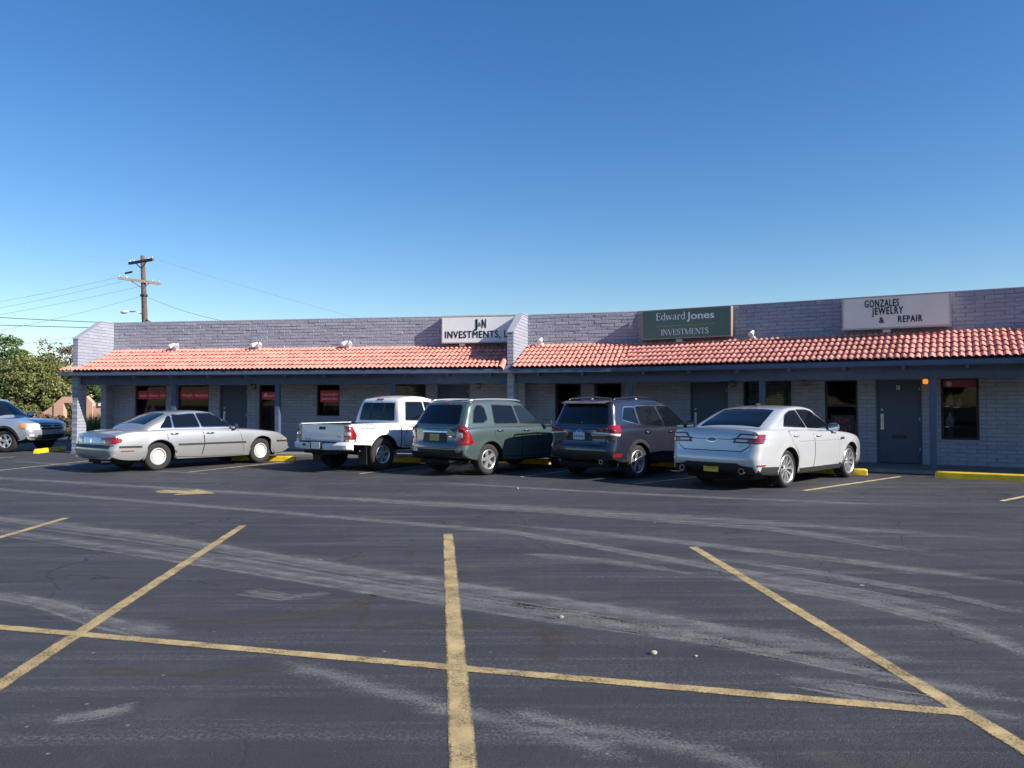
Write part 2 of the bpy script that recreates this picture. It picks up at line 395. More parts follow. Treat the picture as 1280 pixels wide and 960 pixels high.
SA.L = (JAB-SA.O).length; SB.L = (JBC-JAB).length; SC.L = SC.S(1280)+5.0
HP, HJ, HE = 4.28, 3.34, 2.56       # parapet top, roof meeting the parapet, tile edge at the eave
TE, TW, TP = 2.04, 1.69, 1.50       # eave, wing wall and post line, out from the wall
SWZ = .07                            # walkway height

# ------------------------------------------------------------------ ground
me_v = [(-400, -300, 0), (400, -300, 0), (400, 600, 0), (-400, 600, 0)]
ground = tag(mesh_obj('asphalt_lot', me_v, [(0, 1, 2, 3)], M_ASPH), 'dark worn asphalt parking lot with pale tyre scuffs', 'parking lot', kind='structure')

def strip(name, pts, w, m, z=.004, parent=None, wpx=False):
    """flat strip along ground points; uv.x runs along it, uv.y across"""
    pts = [Vector((p[0], p[1], 0)) for p in pts]; vs = []; uv = []; fs = []; n = len(pts)
    for i, p in enumerate(pts):
        d = (pts[min(i+1, n-1)]-pts[max(i-1, 0)]).normalized(); s_ = Vector((-d.y, d.x, 0))
        ww = w[i] if hasattr(w, '__len__') else w
        vs += [p+s_*ww/2+Vector((0, 0, z)), p-s_*ww/2+Vector((0, 0, z))]; uv += [(i/(n-1), 1), (i/(n-1), 0)]
    fs = [(2*i+1, 2*i+3, 2*i+2, 2*i) for i in range(n-1)]
    return mesh_obj(name, vs, fs, m, parent, uvs=uv)
def sub(pts, n=6):
    out = []
    for a, b in zip(pts, pts[1:]):
        for k in range(n): out.append(a.lerp(b, k/n))
    return out+[pts[-1]]
def line(name, p0, p1, w, m, z, ext=0):
    a, b = gpt(*p0), gpt(*p1); d = (b-a).normalized()
    return strip(name, sub([a, b+d*ext], 8), w, m, z, ground)
# painted lines of the near double row (each line its own piece of the setting)
line('stall_line', (305, 656.5), (0, 857), .112, M_LINE, .0038, 1.6)
line('stall_line', (560.5, 667), (580.5, 960), .128, M_LINE, .0038, 1.6)
line('stall_line', (865, 683), (1280, 935), .112, M_LINE, .0038, 2.0)
line('stall_line', (85, 647), (0, 672), .112, M_LINE, .0038, 5)
a = gpt(0, 782); b = gpt(1195, 887.5)
strip('row_line', sub([a-(b-a)*1.2, b], 14),   .104, M_LINE, .0050, ground)
# stall lines by the shops
line('stall_line', (1124, 595.5), (1004, 613), .10, M_LINEY, .0038)
line('stall_line', (1330, 610), (1250, 626), .10, M_LINEY, .0038)
line('stall_line', (398, 573), (236, 590), .09, M_LINEY, .0038)
line('stall_line', (905, 592), (792, 605), .09, M_LINEY, .0038)
line('stall_line', (735, 585), (650, 596), .09, M_LINEY, .0038)
line('stall_line', (570, 577), (450, 592), .09, M_LINEY, .0038)
line('stall_line', (130, 574), (0, 588), .09, M_LINEY, .0038)
line('stall_line', (20, 571), (-90, 580), .09, M_LINEY, .0038)
# worn arrow
ar = [gpt(*p) for p in ((194, 614.3), (207, 612.2), (238, 613.2), (249, 611.3), (272, 616.5), (217, 618.6), (226, 616.4), (203, 616))]
mesh_obj('pavement_arrow', [(p.x, p.y, .0038) for p in ar], [tuple(range(len(ar)))], M_LINE, ground, uvs=[(.5, .5)]*len(ar))
# pale scuff bands worn by traffic, brown patches and cracks
rs = random.Random(3)
SC_ = [([(-60, 640), (0, 647), (200, 671), (400, 704), (560, 729), (760, 760), (1000, 803), (1340, 856)], .30),
       ([(-60, 656), (0, 662), (190, 689), (330, 711), (520, 742), (660, 763), (850, 790), (1120, 840)], .24),
       ([(-60, 605), (0, 611), (320, 637), (640, 664), (860, 702), (1100, 744), (1340, 800)], .20),
       ([(-60, 590), (0, 597), (400, 621), (700, 639), (960, 659), (1340, 716)], .26),
       ([(330, 617), (640, 633), (900, 649), (1340, 680)], .30),
       ([(600, 652), (830, 674), (1060, 700), (1340, 736)], .18),
       ([(860, 712), (1060, 745), (1200, 780), (1340, 838)], .22),
       ([(640, 755), (760, 775), (960, 812), (1150, 850), (1340, 885)], .16),
       ([(-40, 735), (60, 752), (140, 775), (240, 795)], .20),
       ([(330, 815), (430, 846), (560, 882), (700, 915), (820, 952)], .22),
       ([(620, 880), (720, 905), (860, 930), (1000, 975)], .20),
       ([(60, 900), (130, 888), (180, 878)], .10),
       ([(0, 575), (120, 583), (300, 595)], .16), ([(840, 690), (1000, 712), (1180, 742), (1300, 770)], .12),
       ([(300, 735), (360, 745), (420, 740)], .12), ([(640, 690), (760, 700), (900, 722)], .12),
       ([(500, 600), (700, 612), (900, 622), (1200, 634)], .2), ([(960, 840), (1100, 865), (1300, 900)], .14)]
for i, (pp, w) in enumerate(SC_):
    base_ = sub([gpt(*p) for p in pp], 6); near = max(p[1] for p in pp) > 900
    strip('tyre_scuff', base_, w*(1.3 if near else 2.0), M_SCUFFW, .0009+.00002*i, ground)
    for k in range(0 if near else 4):
        lat = (k-2)*w*.42+rs.uniform(-.06, .06); a0_ = int(rs.uniform(0, .25)*len(base_)); a1_ = int(rs.uniform(.72, 1)*len(base_)); tl_ = rs.uniform(-.03, .03)
        q_ = [p+Vector((.25*lat, .97*lat+tl_*(j-len(base_)/2)*.3, 0)) for j, p in enumerate(base_)][a0_:max(a1_, a0_+4)]
        strip('tyre_scuff', q_, w*rs.uniform(.22, .55)*(.7 if near else 1), M_SCUFF, .0012+.0001*(i+k*.2), ground)
for i, (pp, w) in enumerate([([(455, 735), (455, 760), (450, 792)], .22), ([(440, 790), (520, 777), (640, 780), (760, 800)], .16), ([(516, 670), (513, 700)], .14), ([(455, 688), (425, 702)], .16),
                             ([(200, 770), (300, 775), (420, 765), (480, 742)], .25), ([(100, 835), (250, 840), (360, 832)], .2), ([(670, 770), (690, 800), (680, 830)], .25), ([(960, 690), (1040, 700), (1150, 722)], .3)]):
    strip('dirt_stain', sub([gpt(*p) for p in pp], 6), w, M_STAIN, .0006+.0001*i, ground)
for pp in ([(840, 655), (880, 640), (925, 625), (940, 617), (985, 612), (1010, 606)], [(925, 625), (960, 634), (1010, 640)], [(1090, 598), (1110, 607), (1075, 616), (1140, 625)],
           [(1010, 690), (1030, 712), (1035, 735)], [(1120, 650), (1125, 672), (1135, 688)], [(1200, 612), (1240, 606), (1290, 603)], [(20, 700), (120, 690), (230, 694), (330, 684)], [(640, 640), (660, 655), (655, 672), (690, 690)], [(1150, 760), (1180, 790), (1240, 805)], [(380, 610), (450, 604), (520, 600)], [(880, 700), (900, 720), (960, 735)]):
    q = []
    for p in sub([gpt(*p) for p in pp], 7): q.append(p+Vector((rs.uniform(-.05, .05), rs.uniform(-.05, .05), 0)))
    strip('crack', q, [rs.uniform(.004, .016) for _ in q], M_CRACK, .0004, ground)

# walkway in front of the shops with its kerb, along the three stretches
def inter(s1, t1, s2, t2):
    m_ = np.array([[s1.n.x, s1.n.y], [s2.n.x, s2.n.y]]); v = np.linalg.solve(m_, np.array([s1.n.dot(s1.O)-t1, s2.n.dot(s2.O)-t2])); return Vector((v[0], v[1], 0))
def run_pts(t):
    return [SA.P(-.0, t, 0), inter(SA, t, SB, t), inter(SB, t, SC, t), SC.P(SC.L, t, 0)]
TK = 1.95
fr, bk = run_pts(TK), run_pts(-.2)
vs = [Vector((p.x, p.y, 0)) for p in fr]+[Vector((p.x, p.y, SWZ)) for p in fr]+[Vector((p.x, p.y, SWZ)) for p in bk]
fs = []
for i in range(3): fs += [(i, i+1, 5+i, 4+i), (4+i, 5+i, 9+i, 8+i)]
fs += [(0, 4, 8)]
tag(mesh_obj('walkway', vs, fs, M_CONC), 'low concrete walkway under the tiled porch', 'walkway', kind='structure')

# ------------------------------------------------------------------ the shop building
bld = empty('strip_mall', SA.P(0, 0, 0), 0, 'single storey painted block shop row with red tiled porch roof and parapet', 'building', world=True)
def to_seg(seg, verts): 
    m = seg.mx(); return [m @ Vector(v) for v in verts]
def segbox(mb, seg, s0, s1, t0, t1, z0, z1, bev=0):
    mb.box(((s0+s1)/2, -(t0+t1)/2, (z0+z1)/2), (abs(s1-s0), abs(t1-t0), abs(z1-z0)), seg.mx(), bev)
# openings: (px left, px right, sill, head, kind)
OPEN = {'A': [(169, 207.5, .72, 2.2, 'w'), (222, 261, .72, 2.2, 'w'), (275, 309, SWZ, 2.2, 'd'), (324, 349, .5, 2.2, 'w'), (396, 424.5, 1.15, 2.2, 'w'), (490, 532, .72, 2.2, 'w'), (547, 587, SWZ, 2.2, 'd')],
        'B': [(694, 726, .72, 2.2, 'w'), (743, 777, .72, 2.2, 'w')],
        'C': [(863, 910, SWZ, 2.2, 'd'), (929, 989, .72, 2.2, 'w'), (1031, 1072, .72, 2.2, 'w'), (1095, 1152, SWZ, 2.2, 'd'), (1176, 1223.5, .70, 2.2, 'w')]}
SEGS = {'A': SA, 'B': SB, 'C': SC}
BL, BH = .40, .10
block_mb = {'A': MB(), 'B': MB(), 'C': MB()}
block_cands = []
backing = MB()
rb = random.Random(11)
def courses(seg, key, s0, s1, z0, z1, ops, t=0, single=False):
    nz = int(round((z1-z0)/BH))
    for j in range(nz):
        za = z0+j*BH; zc = za+BH/2
        iv = [(s0, s1)]
        for (a_, b_, zs, zh) in ops:
            if zs < zc < zh:
                nv = []
                for (p, q) in iv:
                    if b_ <= p or a_ >= q: nv.append((p, q)); continue
                    if a_ > p: nv.append((p, a_))
                    if b_ < q: nv.append((b_, q))
                iv = nv
        for (p, q) in iv:
            k = math.floor((p-s0)/BL)-1; off = (j % 2)*BL/2
            x = s0+k*BL+off
            while x < q:
                a_, b_ = max(x, p), min(x+BL, q)
                if b_-a_ > .04: yield a_, b_, za
                x += BL
BRICK_ME = {}
def brick_mesh(w, var):
    key = (round(w, 2), var)
    if key not in BRICK_ME:
        mb = MB(); mb.cur = rb.uniform(.94, 1.06); mb.box((0, 0, 0), (w-.008, .09, BH-.007), None, .010)
        mx = [Vector((v.x, v.y+(rb.uniform(-.009, .009) if v.y < 0 else 0), v.z+rb.uniform(-.003, .003))) for v in mb.v]; mb.v = mx
        me = bpy.data.meshes.new('block'); me.from_pydata([tuple(v) for v in mb.v], [], mb.f); me.materials.append(M_BLOCK)
        bm = bmesh.new(); bm.from_mesh(me); bmesh.ops.recalc_face_normals(bm, faces=bm.faces); bm.to_mesh(me); bm.free()
        at = me.attributes.new('tint', 'FLOAT', 'FACE'); at.data.foreach_set('value', [mb.cur]*len(me.polygons))
        BRICK_ME[key] = me
    return BRICK_ME[key]
nbrick = 0
for key, seg in SEGS.items():
    ops = [(seg.S(a_), seg.S(b_), zs, zh) for (a_, b_, zs, zh, k) in OPEN[key]]
    seg.ops = ops; mbk = block_mb[key]
    # backing wall with real openings
    edges = sorted({0.0, seg.L}|{e for o in ops for e in o[:2]})
    for a_, b_ in zip(edges, edges[1:]):
        mid = (a_+b_)/2; o = [o for o in ops if o[0] < mid < o[1]]
        if o:
            if o[0][2] > .1: segbox(backing, seg, a_, b_, -.2, .004, 0, o[0][2])
            segbox(backing, seg, a_, b_, -.2, .004, o[0][3], HP-.03)
        else: segbox(backing, seg, a_, b_, -.2, .004, 0, HP-.03)
    for (a_, b_, za) in courses(seg, key, .0, seg.L, SWZ+.01, HP-.005, ops):
        para = za > HJ-.12
        if HE < za < HJ-.25: continue                     # hidden above the porch ceiling
        s_mid = (a_+b_)/2; w = b_-a_
        if para and key == 'C' and nbrick < 296 and s_mid < seg.S(1280)+1.2:
            wq = round(w, 2); me = brick_mesh(wq, rb.randrange(5) if wq == BL else 0)
            m = seg.mx() @ Matrix.Translation((s_mid, -.0+.028+rb.uniform(-.006, .006), za+BH/2)) @ Matrix.Rotation(rb.uniform(-.012, .012), 4, 'Z')
            link(me, 'block', bld, mw=m); nbrick += 1
        else:
            mbk.cur = rb.uniform(.94, 1.05); n0 = len(mbk.v); jt = rb.uniform(-.006, .006)
            mbk.box((s_mid, .028+jt, za+BH/2), (w-.008, .09, BH-.007), seg.mx(), .010)
            sk = rb.uniform(-.005, .005)
            for v in mbk.v[n0:]:
                v += seg.n*rb.uniform(-.007, .007)
    tag(mbk.build('block_wall', M_BLOCK, bld, tinted=True), kind='stuff')
backing.build('wall_core', M_MORTAR, bld)
# parapet coping
for key, seg in SEGS.items():
    mb = MB(); segbox(mb, seg, 0, seg.L, -.22, .012, HP-.005, HP+.045, .01); mb.build('coping', M_BLOCK, bld, tinted=True)
# body of the building behind: rooms, roof deck, far walls
DEP = 11
mb = MB()
for seg, ext in ((SA, 0), (SB, 0), (SC, 0)):
    segbox(mb, seg, 0, seg.L, -.2, -4.5, 2.6, 2.7)
mb.build('ceiling', M_ROOM, bld)
mb = MB()
for seg in (SA, SB, SC): segbox(mb, seg, 0, seg.L, -4.5, -4.6, 0, 2.6)
segbox(mb, SA, 0, .1, -.25, -4.5, 0, 2.6)
for q in (3.0, 8.0): segbox(mb, SC, q, q+.1, -.25, -4.5, 0, 2.6)
for q in (5.6, 10.2): segbox(mb, SA, q, q+.1, -.25, -4.5, 0, 2.6)
mb.build('room_wall', M_ROOM, bld)
mb = MB()
for seg in (SA, SB, SC): segbox(mb, seg, -.2, seg.L+.4, -.22, -DEP, 3.9, 4.0)
mb.build('roof_deck', M_CONC, bld)
mb = MB(); segbox(mb, SA, -.2, -.0, -.22, -DEP, 0, HP-.1); segbox(mb, SC, SC.L, SC.L+.2, -.22, -DEP, 0, HP-.1)
for seg in (SA, SB, SC): segbox(mb, seg, 0, seg.L+.4, -DEP, -DEP-.2, 0, HP-.1)
mb.build('outer_wall', M_MORTAR, bld)

# windows and doors
def seg_patch(seg, name, s0, s1, t, z0, z1, m, parent, th=.01):
    mb = MB(); segbox(mb, seg, s0, s1, t, t-th, z0, z1); return mb.build(name, m, parent)
def seg_text(seg, body, s_c, t, z, h, m, parent, width=None, name='lettering', bold=0, spacing=1.0, depth=.004):
    vs, fs = text_mesh(body, h, width, bold, depth, spacing)
    if not vs: return
    return mesh_obj(name, [seg.P(s_c+v.x, t+v.z, z+v.y) for v in vs], fs, m, parent)
WIN = {}
for key, seg in SEGS.items():
    for i, (px0, px1, zs, zh, k) in enumerate(OPEN[key]):
        s0, s1 = seg.S(px0), seg.S(px1)
        if k == 'w':
            fw = .05; mb = MB()
            segbox(mb, seg, s0, s1, -.05, -.12, zh-fw, zh); segbox(mb, seg, s0, s1, -.05, -.12, zs, zs+fw)
            segbox(mb, seg, s0, s0+fw, -.05, -.12, zs+fw, zh-fw); segbox(mb, seg, s1-fw, s1, -.05, -.12, zs+fw, zh-fw)
            fr_ = mb.build('window', M_BLACK, bld)
            mb = MB(); mb.add([seg.P(q, -.085, z) for q, z in ((s0+fw, zs+fw), (s1-fw, zs+fw), (s1-fw, zh-fw), (s0+fw, zh-fw))], [(0, 1, 2, 3)]); mb.build('pane', M_WGLASS, fr_, fix=False)
            mb = MB(); segbox(mb, seg, s0-.02, s1+.02, .05, -.05, zs-.05, zs); mb.build('sill', M_BLOCK, fr_, tinted=True)
            WIN[(key, i)] = (seg, s0, s1, zs, zh, fr_)
        else:
            mb = MB(); segbox(mb, seg, s0+.04, s1-.04, -.06, -.11, zs+.015, zh-.05, .004); d = mb.build('door', M_DOOR, bld)
            mb = MB(); segbox(mb, seg, s0, s0+.04, -.03, -.13, zs, zh); segbox(mb, seg, s1-.04, s1, -.03, -.13, zs, zh); segbox(mb, seg, s0+.04, s1-.04, -.03, -.13, zh-.05, zh); mb.build('frame', M_TRIM, d)
            mb = MB(); hs = s0+.13; segbox(mb, seg, hs-.035, hs+.035, -.052, -.06, .92, 1.32, .002); mb.tube([seg.P(hs, -.052, 1.02), seg.P(hs, -.01, 1.02), seg.P(hs, -.01, 1.22), seg.P(hs, -.052, 1.22)], .011); mb.build('pull_handle', M_STEEL, d)
            mb = MB(); mb.tube([seg.P(hs, -.06, 1.42), seg.P(hs, -.045, 1.42)], .025, 12); mb.build('lock', M_STEEL, d)
            mb = MB()
            for z in (.4, 1.15, 1.9): mb.tube([seg.P(s1-.05, -.048, z), seg.P(s1-.05, -.048, z+.09)], .012, 8)
            mb.build('hinge', M_STEEL, d)
            mb = MB(); sm = (s0+s1)/2; segbox(mb, seg, sm-.16, sm+.16, -.045, -.06, .70, .79, .004); mb.build('mail_slot', M_BLACK, d)
            if key == 'C' and i == 3: seg_patch(seg, 'unit_plate', sm-.05, sm+.03, -.05, 1.93, 2.03, M_LETW, d); seg_text(seg, 'B', sm-.01, -.045, 1.945, .07, M_INK, d)

# porch roof: tiles, flashing, fascia, ceiling, header, posts, rafter tails
tile_vars = []
SLOPE = math.atan2(HJ-HE, TE); SL = math.hypot(TE, HJ-HE); ROWS = 6; TWD = .142; EXPO = SL/ROWS
def tile_geo(q):
    prof = []
    for i in range(9):
        a = i/8; x = (a-.5)*TWD*1.06
        z = .040*math.sin(math.pi*min(1, a/.80))**.75 if a < .80 else .003
        prof.append((x, z))
    vs = []; fs = []; n = len(prof); L = EXPO+.07
    for (yy, lift, k) in ((0, .034, 1.0), (L, .0, .93)):
        for (x, z) in prof: vs.append((x*k+q.uniform(-.001, .001), yy, z+lift))
    for (x, z) in prof: vs.append((x, 0.006, z+.034-.012))          # thickness at the nose
    for i in range(n-1): fs.append((i, i+1, n+i+1, n+i)); fs.append((2*n+i, 2*n+i+1, i+1, i))
    return vs, fs
rt = random.Random(5)
for k in range(8):
    vs, fs = tile_geo(rt); me = bpy.data.meshes.new('roof_tile'); me.from_pydata(vs, [], fs); me.materials.append(M_TILE)
    me.polygons.foreach_set('use_smooth', [i % 2 == 0 for i in range(len(fs))])
    tv = (.84, .90, .95, .98, 1.0, 1.02, 1.05, 1.10)[k]; at = me.attributes.new('tint', 'FLOAT', 'FACE'); at.data.foreach_set('value', [tv]*len(fs)); tile_vars.append((me, vs, fs, tv))
half_bc = (SC.a-SB.a)/2; half_ab = (SB.a-SA.a)/2
ntile = 0; tile_stuff = {'A': MB(), 'B': MB(), 'C': MB()}
for key, seg in SEGS.items():
    nc = int(seg.L/TWD)+2
    for c in range(-3, nc):
        for r in range(ROWS):
            t = TE-(r+.0)*TE/ROWS; z = HE+(TE-t)/TE*(HJ-HE)
            sc = (c+.5)*TWD; tm = t-TE/ROWS*.5
            lo, hi = 0.0, seg.L
            if key == 'A': lo = -.42 if t > TW+.02 else .08; hi = seg.L-.24
            if key == 'B': lo = .10; hi = seg.L-tm*math.tan(half_bc)
            if key == 'C': lo = tm*math.tan(half_bc); hi = seg.L
            if not (lo-(TWD*.45 if key == 'C' else 0) <= sc <= hi+(TWD*.45 if key == 'B' else 0)): continue
            m = seg.mx() @ Matrix.Translation((sc+rt.uniform(-.004, .004), -t+rt.uniform(-.012, .012), z+.02+rt.uniform(-.003, .004))) @ Matrix.Rotation(SLOPE, 4, 'X') @ Matrix.Rotation(rt.uniform(-.03, .03), 4, 'Z')
            me, vs, fs, tv = rt.choice(tile_vars)
            if key == 'C' and ntile < 298 and sc < seg.S(1280)+.25:
                link(me, 'roof_tile', bld, mw=m); ntile += 1
            else:
                mb = tile_stuff[key]; mb.cur = tv*rt.uniform(.95, 1.05); mb.add([m @ Vector(v) for v in vs], fs)
for key in SEGS: tag(tile_stuff[key].build('roof_tiles', M_TILE, bld, smooth=True, angle=R(40), tinted=True, fix=False), kind='stuff')
def mitred(t0, t1, z00, z01, z10, z11, m, name, par=bld, s_end=0.0):
    """board following the bends: section between two lines at t0 and t1"""
    p0, p1 = run_pts(t0), run_pts(t1)
    p0[0] = SA.P(s_end, t0, 0); p1[0] = SA.P(s_end, t1, 0)
    vs = []
    for a_, b_ in zip(p0, p1): vs += [a_+Vector((0, 0, z00)), a_+Vector((0, 0, z01)), b_+Vector((0, 0, z11)), b_+Vector((0, 0, z10))]
    fs = [(0, 1, 2, 3)]; n = len(p0)
    for i in range(n-1):
        for k in range(4): fs.append((4*i+k, 4*i+(k+1) % 4, 4*i+4+(k+1) % 4, 4*i+4+k))
    fs.append(tuple(4*(n-1)+k for k in range(4)))
    mb = MB(); mb.add(vs, fs); return mb.build(name, m, par)
mitred(TE-.03, .02, HE-.035, HE-.012, HJ-.03, HJ-.01, M_SOFFIT, 'roof_boards', s_end=.02)
mitred(TE-.02, TE-.06, HE-.11, HE+.0, HE-.11, HE+.0, M_TRIM, 'fascia', s_end=-.42)
mitred(TE-.06, .0, HE-.125, HE-.112, HE-.125, HE-.112, M_SOFFIT, 'porch_ceiling', s_end=-.0)
mitred(TP+.06, TP-.06, 2.17, HE-.126, 2.17, HE-.126, M_TRIM, 'header_beam', s_end=.0)
mitred(.05, .012, HJ+.005, HJ+.03, HJ+.02, HJ+.05, M_FLASH, 'flashing', s_end=.02)
mb = MB(); segbox(mb, SA, -.42, .0, TE-.06, TW+.003, HE-.11, HE-.02); mb.build('fascia_return', M_TRIM, bld)
for seg, px in ((SA, 218.5), (SA, 347.5), (SA, 491.5), (SB, 788), (SC, 953), (SC, 1166)):
    s_ = seg.S(px, TP); mb = MB(); segbox(mb, seg, s_-.07, s_+.07, TP-.07, TP+.07, SWZ, 2.17, .006); p_ = mb.build('post', M_TRIM, bld)
    mb = MB(); segbox(mb, seg, s_-.09, s_+.09, TP-.09, TP+.09, SWZ, SWZ+.05, .004); mb.build('post_shoe', M_TRIM, p_)
for seg in (SA, SB, SC):
    q = .9
    while q < seg.L-.4:
        mb = MB(); segbox(mb, seg, q-.03, q+.03, TP+.07, TE-.065, HE-.127, HE-.127-.07); mb.build('rafter_tail', M_TRIM, bld); q += 1.25

# wing walls that carry the roof ends: block courses with a walk-through
def wing(seg, s0, s1, t_open, name):
    outline = [(0, 0), (TW, 0), (TW, 3.61), (.55, HP-.01), (0, HP-.01)]
    def trange(z):
        hi = TW if z < 3.61 else TW-(z-3.61)/(HP-.01-3.61)*(TW-.55); return .05, hi
    mb = MB(); core = MB(); z = 0.0; j = 0
    while z < HP-.02:
        zt = min(z+BH, HP-.01); h0, h1 = trange(z)[1], trange(zt)[1]
        segs_ = [(-.2, max(h0, h1))] if z > 2.16 else [(-.2, t_open[0]), (t_open[1], TW)]
        for (p, q) in segs_:
            x = p-(j % 2)*.2
            while x < q:
                a_, b_ = max(x, p), min(x+.4, q)
                if b_-a_ > .03:
                    mb.cur = rb.uniform(.92, 1.06); n0 = len(mb.v)
                    segbox(mb, seg, s0, s1, a_+.004, b_-.004, z+.005, zt-.005, .009)
                    for v in mb.v[n0:]:
                        v += seg.u*rb.uniform(-.003, .003); tt = -(v-seg.O).dot(seg.n); lim = trange(v.z)[1]
                        if tt > lim: v += seg.n*(tt-lim)
                x += .4
            segbox(core, seg, s0+.012, s1-.012, p+.01, min(q, h1)-.012, z, zt)
        z += BH; j += 1
    w = mb.build(name, M_BLOCK, bld, tinted=True); w['kind'] = 'stuff'
    core.build('wing_core', M_MORTAR, w)
    cp = MB(); cp.add([seg.P(q, t, zz) for (t, zz) in ((TW+.01, 3.61), (TW+.01, 3.645), (.55, HP+.03), (-.2, HP+.03), (-.2, HP-.0), (.55, HP-.0)) for q in (s0-.006, s1+.006)],
                      [(0, 2, 3, 1), (2, 4, 5, 3), (4, 6, 7, 5), (6, 8, 9, 7), (8, 10, 11, 9), (10, 0, 1, 11), (0, 10, 4, 2), (10, 8, 6, 4), (1, 3, 5, 11), (5, 7, 9, 11)])
    cp.build('wing_coping', M_BLOCK, w, tinted=True)
wing(SA, -.2, 0.0, (.38, 1.27), 'wing_wall')
sB = SB.S(660, 0)
wing(SB, sB-.20, sB, (.38, 1.27), 'wing_wall')
mb = MB(); q0 = sB-.30
vs, fs = [], []
for i in range(7):
    a_ = math.pi*i/6
    for (t, z, k) in ((TE+.03, HE-.04, 1.0), (TW-.05, HE+.25, .8)): vs.append(SB.P(q0+.10*k*math.cos(a_), t, z+.11*k*math.sin(a_)))
for i in range(6): fs.append((2*i, 2*i+1, 2*i+3, 2*i+2))
mb.add(vs, fs); mb.build('ridge_tile', M_TILE, bld, tinted=True, smooth=True)

# ------------------------------------------------------------------ things on the front: signs, lamps, window prints
def sign_box(name, label, seg, px0, px1, py0, py1, td, face, frame, depth=.26):
    """cabinet sign standing off the parapet; pixel box is for its face"""
    s0, s1 = seg.S(px0, td), seg.S(px1, td); z1 = seg.H(px0, py0, td); z0 = seg.H(px0, py1, td)
    e = empty(name, seg.P((s0+s1)/2, td-depth, z0), 0, label, 'sign', world=True)
    mb = MB(); fw = .035
    segbox(mb, seg, s0, s1, td-.03, td-depth, z0, z1, .008); mb.build('cabinet', frame, e)
    mb = MB()
    segbox(mb, seg, s0, s1, td-.03, td, z0, z0+fw); segbox(mb, seg, s0, s1, td-.03, td, z1-fw, z1); segbox(mb, seg, s0, s0+fw, td-.03, td, z0+fw, z1-fw); segbox(mb, seg, s1-fw, s1, td-.03, td, z0+fw, z1-fw)
    mb.build('rim', frame, e)
    seg_patch(seg, 'face', s0+fw, s1-fw, td-.012, z0+fw, z1-fw, face, e)
    for q in (.25, .75):
        mb = MB(); c = s0+(s1-s0)*q; segbox(mb, seg, c-.03, c+.03, 0, td-depth, z0+.1, z0+.16); mb.build('bracket', M_BLACK, e)
    mb = MB(); c = s0+(s1-s0)*(.25 if seg is SA else .42); segbox(mb, seg, c-.09, c+.09, td-.08, td-depth, z0-.09, z0-.005, .01); mb.build('ballast_box', M_WHITE, e)
    return e, s0, s1, z0, z1
def stext(seg, e, body, px0, px1, py_top, py_base, td, m, bold=.0, spacing=1.0):
    s0, s1 = seg.S(px0, td), seg.S(px1, td); zb = seg.H(px0, py_base, td); zt = seg.H(px0, py_top, td)
    seg_text(seg, body, (s0+s1)/2, td-.006, zb, zt-zb, m, e, width=s1-s0, bold=bold, spacing=spacing)
TD = .30
e, s0, s1, z0, z1 = sign_box('shop_sign', 'white cabinet sign reading J&N INVESTMENTS beside the block wing wall', SA, 552, 652, 394.5, 429, TD, M_SIGNW, M_GREYSIGN)
stext(SA, e, 'J', 592.3, 596.4, 399, 409.6, TD, M_INK, .03); stext(SA, e, '&', 597.9, 601.2, 402.5, 407.5, TD, M_INK, .0); stext(SA, e, 'N', 602.3, 607.3, 399, 409.6, TD, M_INK, .03)
stext(SA, e, 'INVESTMENTS, LLC', 556.3, 647, 414, 422.6, TD, M_INK, .022, 1.12)

